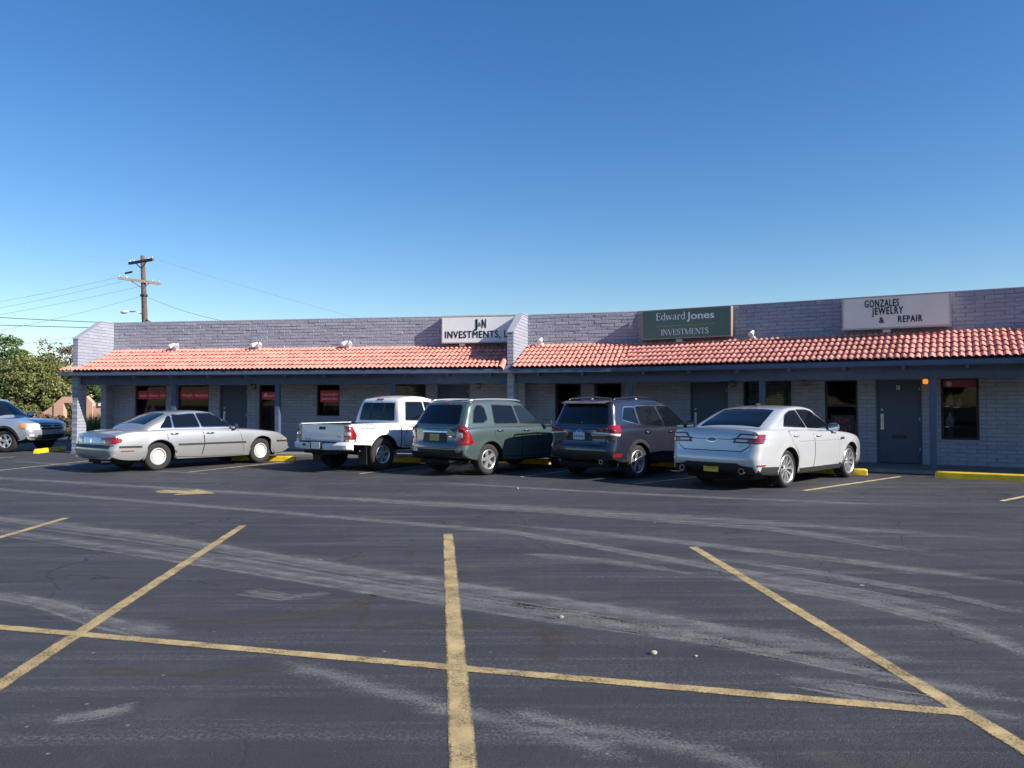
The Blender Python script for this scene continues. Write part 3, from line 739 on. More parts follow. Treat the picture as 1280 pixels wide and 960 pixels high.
# a small serif alphabet, drawn with thick and thin strokes (unit height 1)
def serif(ch):
    T, t, sfl = .13, .055, .05
    st = []   # strokes: (x0,y0,x1,y1,w)
    def sf(x, y, w=.22): st.append((x-w/2, y, x+w/2, y, sfl))
    if ch == 'I': st += [(.14, 0, .14, 1, T)]; sf(.14, .025); sf(.14, .975); w = .30
    elif ch == 'N': st += [(.12, 0, .12, 1, t), (.66, 0, .66, 1, t), (.12, 1, .66, 0, T)]; sf(.12, .025); sf(.66, .975); sf(.08, .975, .2); w = .80
    elif ch == 'V': st += [(.08, 1, .38, 0, T), (.38, 0, .66, 1, t)]; sf(.08, .975); sf(.66, .975); w = .76
    elif ch == 'E': st += [(.15, 0, .15, 1, T), (.1, .025, .56, .025, t), (.1, .975, .54, .975, t), (.15, .52, .44, .52, t), (.55, .03, .58, .24, t), (.53, .97, .55, .78, t), (.44, .42, .44, .62, t)]; w = .64
    elif ch == 'T': st += [(.33, 0, .33, 1, T), (.02, .975, .64, .975, t), (.03, .97, .02, .76, t), (.63, .97, .64, .76, t)]; sf(.33, .025, .26); w = .68
    elif ch == 'M': st += [(.12, 0, .12, 1, t), (.12, 1, .44, .06, T), (.44, .06, .78, 1, t), (.80, 0, .80, 1, T)]; sf(.12, .025); sf(.80, .025); sf(.08, .975, .16); sf(.84, .975, .16); w = .96
    elif ch == 'S':
        pts = [(.46, .80), (.40, .93), (.26, .98), (.12, .90), (.09, .74), (.17, .60), (.34, .48), (.46, .34), (.46, .16), (.34, .04), (.20, .02), (.08, .12), (.05, .26)]
        for i, (a_, b_) in enumerate(zip(pts, pts[1:])): st.append((*a_, *b_, T if 4 <= i <= 7 else t*1.4))
        w = .56
    elif ch in 'adwr':
        X = .66
        if ch == 'r': st += [(.14, 0, .14, X, T), (.2, .5, .30, .62, t), (.30, .62, .40, .58, T*.8)]; sf(.14, .025); w = .46
        elif ch == 'w': st += [(.06, X, .22, 0, T*.9), (.22, 0, .38, X, t), (.38, X, .54, 0, T*.9), (.54, 0, .70, X, t)]; sf(.06, X-.02, .16); sf(.70, X-.02, .16); w = .78
        else:
            pts = [(.40+0, .52), (.30, .62), (.18, .62), (.08, .48), (.06, .30), (.10, .12), (.20, .02), (.30, .04), (.40, .14)] if ch == 'd' else [(.10, .52), (.16, .62), (.30, .64), (.38, .54), (.38, .10), (.46, .02)]
            for i, (a_, b_) in enumerate(zip(pts, pts[1:])): st.append((*a_, *b_, T*.95 if (ch == 'd' and 2 <= i <= 4) or (ch == 'a' and i == 3) else t*1.2))
            if ch == 'd': st += [(.42, 0, .42, 1, T)]; sf(.36, .975, .16); sf(.46, .025, .12); w = .56
            else:
                q2 = [(.38, .40), (.20, .34), (.07, .20), (.10, .05), (.22, .01), (.38, .12)]
                for i, (a_, b_) in enumerate(zip(q2, q2[1:])): st.append((*a_, *b_, T if i == 2 else t*1.2))
                w = .52
    return st, w
def serif_line(seg, e, word, px0, px1, py_top, py_base, td, m):
    s0, s1 = seg.S(px0, td), seg.S(px1, td); zb = seg.H(px0, py_base, td); h = seg.H(px0, py_top, td)-zb
    tot = sum(serif(c)[1] for c in word); k = (s1-s0)/tot; x = 0; mb = MB(); nn = 0
    for c in word:
        st, w = serif(c)
        for (xa, ya, xb, yb, ww) in st:
            pa, pb = seg.P(s0+(x+xa)*k, td-.008+nn*.0001, zb+ya*h), seg.P(s0+(x+xb)*k, td-.008+nn*.0001, zb+yb*h); nn += 1
            mb.bar(pa, pb, ww*h if abs(pb.z-pa.z) < 1e-4 else ww*(k+h)/2, .006, up=seg.n)
        x += w
    mb.build('lettering', m, e)
e, s0, s1, z0, z1 = sign_box('shop_sign', 'dark green cabinet sign with pale Edward Jones Investments lettering', SC, 802.5, 914.5, 388.5, 425, TD-.02, M_SIGNGR, M_BRONZE, .24)
serif_line(SC, e, 'Edward', 820, 857.5, 391.5, 400.6, TD-.02, M_LETW)
stext(SC, e, 'Jones', 859, 893, 390, 398.8, TD-.02, M_LETW, .03)
serif_line(SC, e, 'INVESTMENTS', 826.5, 886.5, 412, 419.2, TD-.02, M_LETW)
q0, q1 = SC.S(820, TD), SC.S(893, TD); zz = SC.H(856, 406, TD); seg_patch(SC, 'rule', q0, q1, TD-.026, zz-.008, zz+.008, M_PLATED, e, .004)
e, s0, s1, z0, z1 = sign_box('shop_sign', 'large grey cabinet sign reading GONZALES JEWELRY & REPAIR above a blue door', SC, 1053.5, 1190.5, 372.5, 413, TD, M_SIGNG, M_GREYSIGN)
stext(SC, e, 'GONZALES', 1082, 1125, 375.5, 384.3, TD, M_INK, .03, 1.18); stext(SC, e, 'JEWELRY', 1091, 1130, 384.8, 393.3, TD, M_INK, .03, 1.18)
stext(SC, e, '&', 1100, 1106, 396.5, 403.5, TD, M_INK, .03); stext(SC, e, 'REPAIR', 1124, 1154, 394.6, 402.6, TD, M_INK, .03, 1.18)

# twin floodlights on the tile roof
def flood(seg, px, label, py, two=True):
    q = seg.S(px, .12); z = HJ+.02-.12/TE*(HJ-HE)+.08
    e = empty('floodlight', seg.P(q, .12, z-.04), 0, label, 'light', 'floodlights on the porch roof', world=True)
    mb = MB(); segbox(mb, seg, q-.06, q+.06, .05, .19, z-.05, z+.02, .01); mb.build('junction_box', M_WHITE, e)
    for sg in ((-1, 1) if two else (-.2,)):
        c = seg.P(q+sg*.10, .20, z+.10); d = (-seg.n*.7+seg.u*sg*.35+Vector((0, 0, -.45))).normalized()
        mb = MB(); mb.tube([c-d*.14, c-d*.08, c+d*.02, c+d*.10], [.03, .045, .068, .073], 12); hd = mb.build('lamp_head', M_WHITE, e, smooth=True, angle=R(40))
        mb = MB(); mb.tube([c+d*.1005, c+d*.104], [.062, .06], 12); mb.build('lens', M_CLEAR, hd)
        mb = MB(); mb.tube([seg.P(q, .12, z), c-d*.10], .018, 6); mb.build('arm', M_WHITE, e)
flood(SA, 219, 'white floodlight on the tiles above the sign-banner windows', 437)
flood(SA, 322, 'white floodlight on the tiles above the narrow banner window', 435)
flood(SA, 434.5, 'white twin floodlight on the tiles above the pickup truck', 434)
flood(SB, 677, 'white floodlight on the tiles beside the wing wall, right of the J&N sign', 428, False)
flood(SC, 942, 'white floodlight on the tiles just right of the green sign', 420, False)
flood(SC, 1290, 'white floodlight on the tiles right of the Gonzales sign', 411, False)
def wall_lamp(seg, px, m, label):
    q = seg.S(px, .1); e = empty('wall_lamp', seg.P(q, 0, 2.0), 0, label, 'lamp', 'porch wall lamps', world=True)
    mb = MB(); segbox(mb, seg, q-.06, q+.06, .02, .04, 2.04, 2.20, .003); mb.build('back_plate', M_BLACK, e)
    mb = MB(); segbox(mb, seg, q-.058, q+.058, .04, .14, 2.06, 2.185, .02); mb.build('lamp_glass', m, e)
    mb = MB(); segbox(mb, seg, q-.063, q+.063, .035, .145, 2.187, 2.205, .004); mb.build('cap', M_BLACK, e)
wall_lamp(SC, 1157, M_AMBER, 'lit amber square lamp above the jewelry shop door')
wall_lamp(SC, 1006, M_LAMPOFF, 'unlit yellowish wall lamp between the two windows left of the jewelry door')
wall_lamp(SC, 916, M_LAMPOFF, 'unlit yellowish wall lamp right of the door under the green sign')
wall_lamp(SA, 598, M_LAMPOFF, 'unlit wall lamp right of the door under the J&N sign')
wall_lamp(SA, 293+23, M_LAMPOFF, 'unlit wall lamp right of the door between banner windows')
# printed banners and notices behind the panes (flat prints, each its own thing)
def banner(key, i, z0, z1, m, label, texts, tm=M_LETW, a0=.0, a1=1.0, cat='banner'):
    seg, s0, s1, zs, zh, f_ = WIN[(key, i)]; s0 += .05; s1 -= .05; w = s1-s0; p0, p1 = s0+w*a0, s0+w*a1
    e = empty('window_banner' if cat == 'banner' else 'window_notice', seg.P((p0+p1)/2, -.11, z0), 0, label, cat, world=True)
    if m: seg_patch(seg, 'sheet', p0, p1, -.075, z0, z1, m, e, .003)
    for (b, fx, zb, h, fw) in texts:
        seg_text(seg, b, p0+(p1-p0)*fx, -.071, zb, h, tm, e, width=(p1-p0)*fw if fw else None)
    return e
banner('A', 0, 1.72, 2.0, M_RED, 'red window banner with white words Auto Home Life', [('Auto · Home · Life', .52, 1.80, .10, .92)])
banner('A', 1, 1.72, 2.0, M_RED, 'red window banner with white words Health Business', [('· Health · Business', .5, 1.80, .10, .95)])
e = banner('A', 3, 1.70, 1.96, M_RED, 'red window banner with State Farm name in the narrow window', [('State Farm', .64, 1.79, .085, .66)])
seg, s0, s1, zs, zh, f_ = WIN[('A', 3)]
for dx, dz in ((.10, 0), (.17, 0), (.135, .06)):
    mb = MB(); mb.tube([seg.P(s0+.05+dx, -.071, 1.82+dz), seg.P(s0+.05+dx, -.0745, 1.82+dz)], .033, 12); mb.build('emblem_oval', M_LETW, e)
banner('A', 4, 1.62, 2.0, M_RED, 'red poster reading Like a good neighbor in the short window', [('Like a good neighbor', .5, 1.84, .075, .9), ('State Farm is there.', .5, 1.70, .075, .86)], M_DIMRED if False else M_LETW, .06, 1.0, 'poster')
banner('A', 1, 1.25, 1.6, None, 'white brochure print low in the Health Business window', [('and', -.3+.5, 2.03, .10, .3)], cat='notice') if False else None
banner('C', 2, .80, 1.28, M_INK, 'dark FOR RENT notice in the window behind the silver sedan', [('FOR', .5, 1.07, .14, .62), ('RENT', .5, .87, .14, .72)], M_DIMRED, .12, .95, 'notice')
# things standing inside the windows: blinds and pale shapes, seen dimly
def blind(key, i, a0, a1, z0, z1, label, t=-.30):
    seg, s0, s1, zs, zh, f_ = WIN[(key, i)]; w = s1-s0; p0, p1 = s0+w*a0, s0+w*a1
    e = empty('window_blind', seg.P((p0+p1)/2, t, z1), 0, label, 'blind', world=True); mb = MB()
    z = z1
    while z > z0:
        mb.cur = 1; mb.add([seg.P(p0, t, z), seg.P(p1, t, z), seg.P(p1, t-.03, z-.035), seg.P(p0, t-.03, z-.035)], [(0, 1, 2, 3)]); z -= .05
    mb.build('slats', M_WHITE, e)['kind'] = 'stuff'
blind('C', 1, .05, .95, 1.0, 2.15, 'pale slatted blind behind the wide window')
blind('A', 5, .05, .95, 1.0, 2.15, 'pale slatted blind behind the window above the pickup')

def bust(key, i, a, z, label, sc=1.0):
    seg, s0, s1, zs, zh, f_ = WIN[(key, i)]; p = seg.P(s0+(s1-s0)*a, -.22, z)
    e = empty('display_bust', p, 0, label, 'display')
    mb = MB(); mb.lathe([(.001, 0), (.10*sc, 0), (.11*sc, .03*sc), (.13*sc, .12*sc), (.10*sc, .20*sc), (.045*sc, .25*sc), (.04*sc, .33*sc), (.001, .34*sc)], 16, 'Z'); mb.v = [Vector((v.x, v.y*.6, v.z)) for v in mb.v]; mb.build('neck_form', M_WHITE, e, smooth=True)
    mb = MB(); mb.tube([(.09*sc*math.cos(q), -.075*sc-.01*math.sin(q), .14*sc+.09*sc*math.sin(q)) for q in [math.pi*k/8 for k in range(8, 17)]], .008, 6); mb.build('necklace', M_INK, e)
    mb = MB(); mb.box((0, .0, -.012), (.36, .22, .02)); mb.build('glass_shelf', M_GREYSIGN, e)
bust('C', 4, .24, 1.52, 'pale necklace bust on the upper shelf in the jewelry window', .8)
bust('C', 4, .50, 1.50, 'pale necklace bust set back beside the upper shelf bust in the jewelry window', .6)
bust('C', 4, .24, 1.02, 'pale necklace bust on the lower shelf in the jewelry window')
bust('A', 0, .45, 1.22, 'pale display form under the Auto Home Life banner')
e = banner('C', 4, 1.98, 2.15, M_DIMRED, 'dim red valance strip across the top of the jewelry window', [], cat='banner')
seg, s0, s1, zs, zh, f_ = WIN[('C', 4)]; mb = MB(); mb.tube([seg.P(s0+.17, -.071, 2.06), seg.P(s0+.17, -.0745, 2.06)], .065, 16); mb.build('round_emblem', M_GREYSIGN, e)

# yellow wheel stops
def wheel_stop(p0, d, L, label, cut=0):
    d = Vector((d.x, d.y, 0)).normalized(); ang = math.atan2(d.y, d.x)
    e = empty('wheel_stop', p0, ang, label, 'wheel stop', 'yellow wheel stops')
    prof = [(-.085, 0), (.085, 0), (.07, .11), (.045, .135), (-.045, .135), (-.07, .11)]; mb = MB(); vs = []; xs = [-L/2, -L/2+.04, -L/2+.25, 0, L/2-.25, L/2-.04, L/2]
    for i, x in enumerate(xs):
        k = .82 if i in (0, 6) else 1
        for (y, z) in prof: vs.append((x+rs.uniform(-.004, .004), y*k+rs.uniform(-.004, .004), z*k))
    n = 6; fs = [(0, 1, 2, 3, 4, 5), tuple(6*6+i for i in range(6))]
    for i in range(6):
        for k in range(n): fs.append((i*n+k, i*n+(k+1) % n, (i+1)*n+(k+1) % n, (i+1)*n+k))
    mb.add(vs, fs); mb.build('bar', M_YEL, e, smooth=True, angle=R(35))
    mb = MB()
    for x in (-L*.33, L*.33): mb.tube([(x, 0, .12), (x, 0, .142)], .022, 8)
    mb.build('anchor_pin', M_STEEL, e)
a = gpt(1172, 597); wheel_stop(a+SC.u*.9+Vector((0, .09, 0)), SC.u, 1.85, 'yellow wheel stop at the empty stall in front of the jewelry shop')
a = gpt(1084, 594); wheel_stop(a-SC.u*.9+Vector((0, .09, 0)), SC.u, 1.85, 'yellow wheel stop under the nose of the bright silver sedan')
a = gpt(367, 576.5); wheel_stop(a-SA.u*.9+Vector((0, .09, 0)), SA.u, 1.85, 'yellow wheel stop under the nose of the older silver sedan')
a = gpt(687, 580.3); wheel_stop(a-SB.u*.9+Vector((0, .09, 0)), SB.u, 1.85, 'yellow wheel stop in front of the grey green SUV')
a = gpt(880, 585); wheel_stop(a-SC.u*.9+Vector((0, .09, 0)), SC.u, 1.85, 'yellow wheel stop in front of the dark grey SUV')
a = gpt(532, 578); wheel_stop(a-SA.u*.9+Vector((0, .09, 0)), SA.u, 1.85, 'yellow wheel stop in front of the white pickup')
a, b = gpt(43, 567), gpt(90, 561); d = (b-a); wheel_stop(a+d.normalized()*.95+Vector((0, .1, 0)), d, 1.9, 'yellow wheel stop in front of the SUV beyond the wing wall')

# ------------------------------------------------------------------ cars
def hermite(pts, n, by_x=False):
    """smooth curve through points, resampled to n points by arc length"""
    P = np.array(pts, float); d = np.r_[0, np.cumsum(np.hypot(*np.diff(P, axis=0).T))]; m = np.zeros_like(P)
    for k in range(len(P)):
        if k == 0: m[k] = (P[1]-P[0])/(d[1]-d[0])
        elif k == len(P)-1: m[k] = (P[-1]-P[-2])/(d[-1]-d[-2])
        else:
            a, b = d[k]-d[k-1], d[k+1]-d[k]; m[k] = ((P[k]-P[k-1])/a*b+(P[k+1]-P[k])/b*a)/(a+b)
    tt = np.linspace(0, d[-1], max(400, n*4)); i = np.clip(np.searchsorted(d, tt, 'right')-1, 0, len(P)-2); h = (d[i+1]-d[i]); s = (tt-d[i])/h
    h00 = 2*s**3-3*s**2+1; h10 = s**3-2*s**2+s; h01 = -2*s**3+3*s**2; h11 = s**3-s**2
    C = h00[:, None]*P[i]+(h10*h)[:, None]*m[i]+h01[:, None]*P[i+1]+(h11*h)[:, None]*m[i+1]
    return resample(C, n)
def resample(C, n):
    d = np.r_[0, np.cumsum(np.hypot(*np.diff(C, axis=0).T))]; t = np.linspace(0, d[-1], n)
    return np.c_[np.interp(t, d, C[:, 0]), np.interp(t, d, C[:, 1])]
def smooth_interp(xs, ys):
    xs = np.array(xs); ys = np.array(ys); m = np.gradient(ys, xs)
    def f(x):
        x = np.clip(x, xs[0], xs[-1]); i = np.clip(np.searchsorted(xs, x, 'right')-1, 0, len(xs)-2); h = xs[i+1]-xs[i]; s = (x-xs[i])/h
        return (2*s**3-3*s**2+1)*ys[i]+(s**3-2*s**2+s)*h*m[i]+(-2*s**3+3*s**2)*ys[i+1]+(s**3-s**2)*h*m[i+1]
    return f
def circ_blur(a, n):
    a = np.array(a, float)
    for _ in range(n): a = (np.roll(a, 1)+a*2+np.roll(a, -1))/4
    return a
def shell(bot, top, rear, front, W, Rr, Cc, K=22, M=26):
    """closed car shell from four side-view curves. Rr, Cc: corner radius and crown of (bottom, front, top, rear)"""
    Nn = len(bot); topd = hermite(top, 400); xb = bot[:, 0]; f = (xb-xb[0])/(xb[-1]-xb[0])
    xt = top[0][0]+f*(top[-1][0]-top[0][0]); zt = np.interp(xt, topd[:, 0], topd[:, 1]); top = np.c_[xt, zt]
    rear = hermite(rear, M); front = hermite(front, M)
    per = np.r_[bot, front[1:], top[::-1][1:], rear[::-1][1:-1]]
    lab = [0]*Nn+[1]*(M-1)+[2]*(Nn-1)+[3]*(M-2); n = len(per)
    Rk = np.array([Rr[l] for l in lab], float); Ck = np.array([Cc[l] for l in lab], float)
    Rs, Cs = circ_blur(Rk, 10), circ_blur(Ck, 10)
    isb = np.array(lab) == 0; core = isb & (np.arange(n) > 4) & (np.arange(n) < Nn-5)
    Rs[core] = Rk[core]; Cs[core] = Ck[core]
    tg = np.roll(per, -1, 0)-np.roll(per, 1, 0); tg /= np.linalg.norm(tg, axis=1)[:, None]+1e-9
    nr = np.c_[-tg[:, 1], tg[:, 0]]
    nb = np.c_[circ_blur(nr[:, 0], 3), circ_blur(nr[:, 1], 3)]; nr = np.where(isb[:, None], nr, nb); nr /= np.linalg.norm(nr, axis=1)[:, None]+1e-9
    E_ = per+nr*(Rs+Cs)[:, None]; We = W(E_[:, 0], E_[:, 1])
    # side patch (Coons)
    B = E_[:Nn]; Fq = E_[Nn-1:Nn-1+M]; T = E_[Nn-1+M-1:Nn-1+M-1+Nn][::-1]; Rq = np.r_[E_[[0]], E_[Nn+M-2+Nn-1:][::-1]] if False else np.r_[E_[[0]], E_[n-(M-2):][::-1], T[[0]]]
    verts = []; idx = {}
    u = np.linspace(0, 1, Nn); v = np.linspace(0, 1, M)
    S = ((1-v)[:, None, None]*B[None]+v[:, None, None]*T[None]+(1-u)[None, :, None]*Rq[:, None]+u[None, :, None]*Fq[:, None]
         - ((1-u)[None, :, None]*((1-v)[:, None, None]*B[0]+v[:, None, None]*T[0])+u[None, :, None]*((1-v)[:, None, None]*B[-1]+v[:, None, None]*T[-1])))
    YW = W(S[..., 0], S[..., 1]); faces = []; fm = []
    for sd in (-1, 1):
        for j in range(M):
            for i in range(Nn): idx[(sd, j, i)] = len(verts); verts.append((S[j, i, 0], sd*YW[j, i], S[j, i, 1]))
        for j in range(M-1):
            for i in range(Nn-1):
                q = (idx[(sd, j, i)], idx[(sd, j, i+1)], idx[(sd, j+1, i+1)], idx[(sd, j+1, i)]); faces.append(q if sd < 0 else q[::-1]); fm.append(0)
    def edge(sd, k):
        if k < Nn: return idx[(sd, 0, k)]
        k2 = k-(Nn-1)
        if k2 < M: return idx[(sd, k2, Nn-1)]
        k3 = k2-(M-1)
        if k3 < Nn: return idx[(sd, M-1, Nn-1-k3)]
        return idx[(sd, M-1-(k3-(Nn-1)), 0)]
    ts = []
    for j in range(1, K): 
        a = -1+2*j/K; ts.append(a)
    grid = []
    for k in range(n):
        row = [edge(-1, k)]
        for a in ts:
            s_ = abs(a)
            if s_ < .7: y = (We[k]-Rs[k])*s_/.7; of = 0
            else:
                th = (s_-.7)/.3*math.pi/2; y = We[k]-Rs[k]+Rs[k]*math.sin(th); of = Rs[k]*(1-math.cos(th))
            of += Cs[k]*(y/We[k])**2.4
            p = per[k]+nr[k]*of; row.append(len(verts)); verts.append((p[0], math.copysign(y, a), p[1]))
        row.append(edge(1, k)); grid.append(row)
    for k in range(n):
        k2 = (k+1) % n
        for j in range(K): faces.append((grid[k][j], grid[k][j+1], grid[k2][j+1], grid[k2][j])); fm.append(1 if lab[k] == 0 and lab[k2] == 0 else 0)
    return verts, faces, fm
def bottom_curve(x0, z0, x1, z1, mids, axles, ra, zc):
    """underside line with round wheel arches cut up into it"""
    base = [(x0, z0)]+mids+[(x1, z1)]; bx = [p[0] for p in base]; bz = [p[1] for p in base]; P = []
    xs = np.linspace(x0, x1, 60)
    for i, x in enumerate(xs):
        z = float(np.interp(x, bx, bz))
        if any(math.hypot(x-ax, z-zc) < ra+.012 or abs(x-ax) < ra*.9 and z < zc+.3 for ax in axles): continue
        P.append((x, z))
    for ax in axles:
        zb = float(np.interp(ax, bx, bz)); a0 = math.asin(max(-1, min(1, (zb-zc)/ra)))
        for k in range(25):
            a = (math.pi-a0)+(a0-(math.pi-a0))*k/24; P.append((ax+ra*math.cos(a), zc+ra*math.sin(a)))
    P.sort(key=lambda p: p[0])
    return np.array(P)

class Car:
    def __init__(s, name, label, cat, contact, heading, wb, track, tyre_r, tyre_w, paint):
        s.wb, s.tr, s.r, s.tw, s.paint = wb, track, tyre_r, tyre_w, paint; s.sink = 0; s.dark_z = 0; s.belt = 9
        h = Vector((math.cos(heading), math.sin(heading), 0)); lft = Vector((-h.y, h.x, 0))
        base = Vector((contact.x, contact.y, 0))+lft*(track/2+.08)
        s.root = empty(name, base, heading, label, cat)
    def body(s, bot, lower, gh, sec, ghsec, plan, flare=.0, R1=(.012, .16, .05, .12), C1=(.0, .16, .035, .09), R2=(.02, .10, .07, .10), C2=(0, .10, .03, .06)):
        fz = smooth_interp(*zip(*sec)); gz = smooth_interp(*zip(*ghsec)); xr, kr, xf, kf = plan; x0 = lower['rear'][1][0]; x1 = lower['front'][1][0]
        def W(x, z):
            w = fz(z)-kr*np.clip((xr-x)/(xr-x0), 0, 1.2)**2-kf*np.clip((x-xf)/(x1-xf), 0, 1.2)**2
            for ax in (0, s.wb):
                d = np.hypot(x-ax, z-s.r); w = w+flare*np.exp(-((d-s.ra)/.085)**2)*(d > s.ra-.05)
            return w
        if s.sink:
            (xa, za), (xb, zb) = gh['rear'][0], gh['front'][0]; gh['rear'] = [(xa-.02, za-s.sink)]+gh['rear'][1:]; gh['front'] = [(xb+.02, zb-s.sink)]+gh['front'][1:]
        gx0 = gh['rear'][0][0]; gx1 = gh['front'][0][0]
        def W2(x, z): return gz(z)-.045*np.clip((.4-x)/(.4-gx0), 0, 1.2)**2-.035*np.clip((x-1.6)/(gx1-1.6), 0, 1.2)**2
        v1, f1, m1 = shell(bot, lower['top'], lower['rear'], lower['front'], W, R1, C1)
        gb = np.c_[np.linspace(gh['rear'][0][0], gh['front'][0][0], 70), np.linspace(gh['rear'][0][1], gh['front'][0][1], 70)]
        v2, f2, m2 = shell(gb, gh['top'], gh['rear'], gh['front'], W2, R2, C2, 22, 22)
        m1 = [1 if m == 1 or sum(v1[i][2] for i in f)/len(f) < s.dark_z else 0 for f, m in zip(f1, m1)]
        n = len(v1); V = v1+v2; Fc = f1+[tuple(i+n for i in f) for f in f2]
        s.bvh = BVHTree.FromPolygons(V, Fc)
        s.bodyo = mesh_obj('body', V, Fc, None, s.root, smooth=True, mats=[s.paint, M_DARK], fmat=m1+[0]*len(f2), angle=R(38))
        return s
    # mappers: 2-d drawing plane -> ray onto the body
    def mp_side(s, sd): return lambda p: (Vector((p[0], sd*3, p[1])), Vector((0, -sd, 0)))
    def mp_rear(s): return lambda p: (Vector((-4, p[0], p[1])), Vector((1, 0, 0)))
    def mp_front(s): return lambda p: (Vector((8, p[0], p[1])), Vector((-1, 0, 0)))
    def mp_top(s): return lambda p: (Vector((p[0], p[1], 4)), Vector((0, 0, -1)))
    def mp_diag(s, corner, sd, ang=R(45), front=False):
        """drawing plane facing the corner: p[0] runs from the end face (-) round to the flank (+)"""
        fx = 1 if front else -1
        d = Vector((-fx*math.cos(ang), -sd*math.sin(ang), 0)); ax = Vector((-fx*math.sin(ang), sd*math.cos(ang), 0))*1
        c = Vector((corner[0], sd*corner[1], 0))
        return lambda p: (c+ax*p[0]+Vector((0, 0, p[1]))-d*3, d)
    def patch(s, name, poly, mp, m, parent=None, off=.004, res=.05, skirt=.012, lens=0.):
        P = []
        for a, b in zip(poly, poly[1:]+poly[:1]):
            k = max(1, int(math.hypot(b[0]-a[0], b[1]-a[1])/res))
            P += [(a[0]+(b[0]-a[0])*i/k, a[1]+(b[1]-a[1])*i/k) for i in range(k)]
        nb = len(P); pts = list(P)
        x0, x1 = min(p[0] for p in P), max(p[0] for p in P); y0, y1 = min(p[1] for p in P), max(p[1] for p in P)
        def inside(x, y):
            c = False
            for (xa, ya), (xb, yb) in zip(P, P[1:]+P[:1]):
                if (ya > y) != (yb > y) and x < (xb-xa)*(y-ya)/(yb-ya)+xa: c = not c
            return c
        nx, ny = int((x1-x0)/res), int((y1-y0)/res)
        for i in range(1, nx+1):
            for j in range(1, ny+1):
                x, y = x0+(x1-x0)*i/(nx+1), y0+(y1-y0)*j/(ny+1)
                if inside(x, y) and min((x-a)**2+(y-b)**2 for a, b in P) > (res*.4)**2: pts.append((x, y))
        V2, _, F2, _, _, _ = delaunay_2d_cdt([Vector(p) for p in pts], [], [list(range(nb))], 1, 1e-5)
        V = []; lowv = []
        for p in V2:
            o, d = mp(p); h, nn, _, _ = s.bvh.ray_cast(o, d)
            if h is None: h, nn, _, _ = s.bvh.find_nearest(o+d*3)
            if nn.dot(d) > 0: nn = -nn
            e_ = off
            if lens:
                dm = min(math.hypot(p[0]-a, p[1]-b) for a, b in P); e_ += lens*min(1, dm/.04)**.5
            V.append(h+nn*e_); lowv.append(h-nn*skirt)
        Fc = []
        fo = (mp(V2[0])[1])
        for f in F2:
            f = list(f); nn = (V[f[1]]-V[f[0]]).cross(V[f[2]]-V[f[0]])
            Fc.append(tuple(f if nn.dot(fo) < 0 else f[::-1]))
        ec = {}
        for f in Fc:
            for a, b in zip(f, f[1:]+f[:1]): ec[(a, b)] = 1
        n = len(V); bd = [(a, b) for (a, b) in ec if (b, a) not in ec]
        sm = [True]*len(Fc)
        Fall = Fc+[(b, a, n+a, n+b) for a, b in bd]
        o = mesh_obj(name, V+lowv, Fall, m, parent if parent is not None else s.root, smooth=True, angle=R(40))
        return o
    def both(s, name, poly, m, parent=None, **kw):
        return [s.patch(name, poly, s.mp_side(sd), m, parent, **kw) for sd in (-1, 1)]
    def ray(s, o, d):
        h, nn, _, _ = s.bvh.ray_cast(Vector(o), Vector(d)); return h, nn
    def doors(s, polys, handle_xz, chrome=False, hm=None):
        for poly, hx in zip(polys, handle_xz):
            poly = [(p[0], min(p[1], s.belt)) for p in poly]
            c = (sum(p[0] for p in poly)/len(poly), sum(p[1] for p in poly)/len(poly))
            for sd in (-1, 1):
                big = [(c[0]+(p[0]-c[0])*(1+.012/max(.1, abs(p[0]-c[0]))), c[1]+(p[1]-c[1])*(1+.012/max(.1, abs(p[1]-c[1])))) for p in poly]
                s.patch('door_gap', big, s.mp_side(sd), M_DARK, off=.0015, res=.08, skirt=.004)
                d = s.patch('door', poly, s.mp_side(sd), s.paint, off=.0045, res=.05, skirt=.004)
                h, nn = s.ray((hx[0], sd*3, hx[1]), (0, -sd, 0))
                mb = MB(); o = sd*.028
                s.patch('handle_cup', [(hx[0]-.085, hx[1]-.03), (hx[0]+.06, hx[1]-.035), (hx[0]+.06, hx[1]+.02), (hx[0]-.085, hx[1]+.02)], s.mp_side(sd), M_DARK if hm is None else s.paint, d, off=.0065, res=.04, skirt=.003)
                mb.tube([(h.x-.10, h.y+sd*.004, h.z), (h.x-.08, h.y+o, h.z+.002), (h.x, h.y+o+sd*.006, h.z+.004), (h.x+.08, h.y+o, h.z+.002), (h.x+.10, h.y+sd*.004, h.z)], [.012, .016, .017, .016, .012], 8)
                mb.build('handle', hm or s.paint, d, smooth=True)
    def windows(s, polys, m=M_GLASS, trim=None, frame=M_PLAST, names=None):
        for i, poly in enumerate(polys):
            c = (sum(p[0] for p in poly)/len(poly), sum(p[1] for p in poly)/len(poly)); q = rounded(poly, .035)
            for sd in (-1, 1):
                big = [(c[0]+(p[0]-c[0])*1.0+.022*(1 if p[0] > c[0] else -1), c[1]+(p[1]-c[1])+.022*(1 if p[1] > c[1] else -1)) for p in poly]
                f = s.patch('window_trim', rounded(big, .045), s.mp_side(sd), trim or frame, off=.003, res=.06, skirt=.004)
                mm = m[i] if isinstance(m, list) else m
                s.patch('side_window', q, s.mp_side(sd), mm, off=.0065, res=.06, skirt=.004)
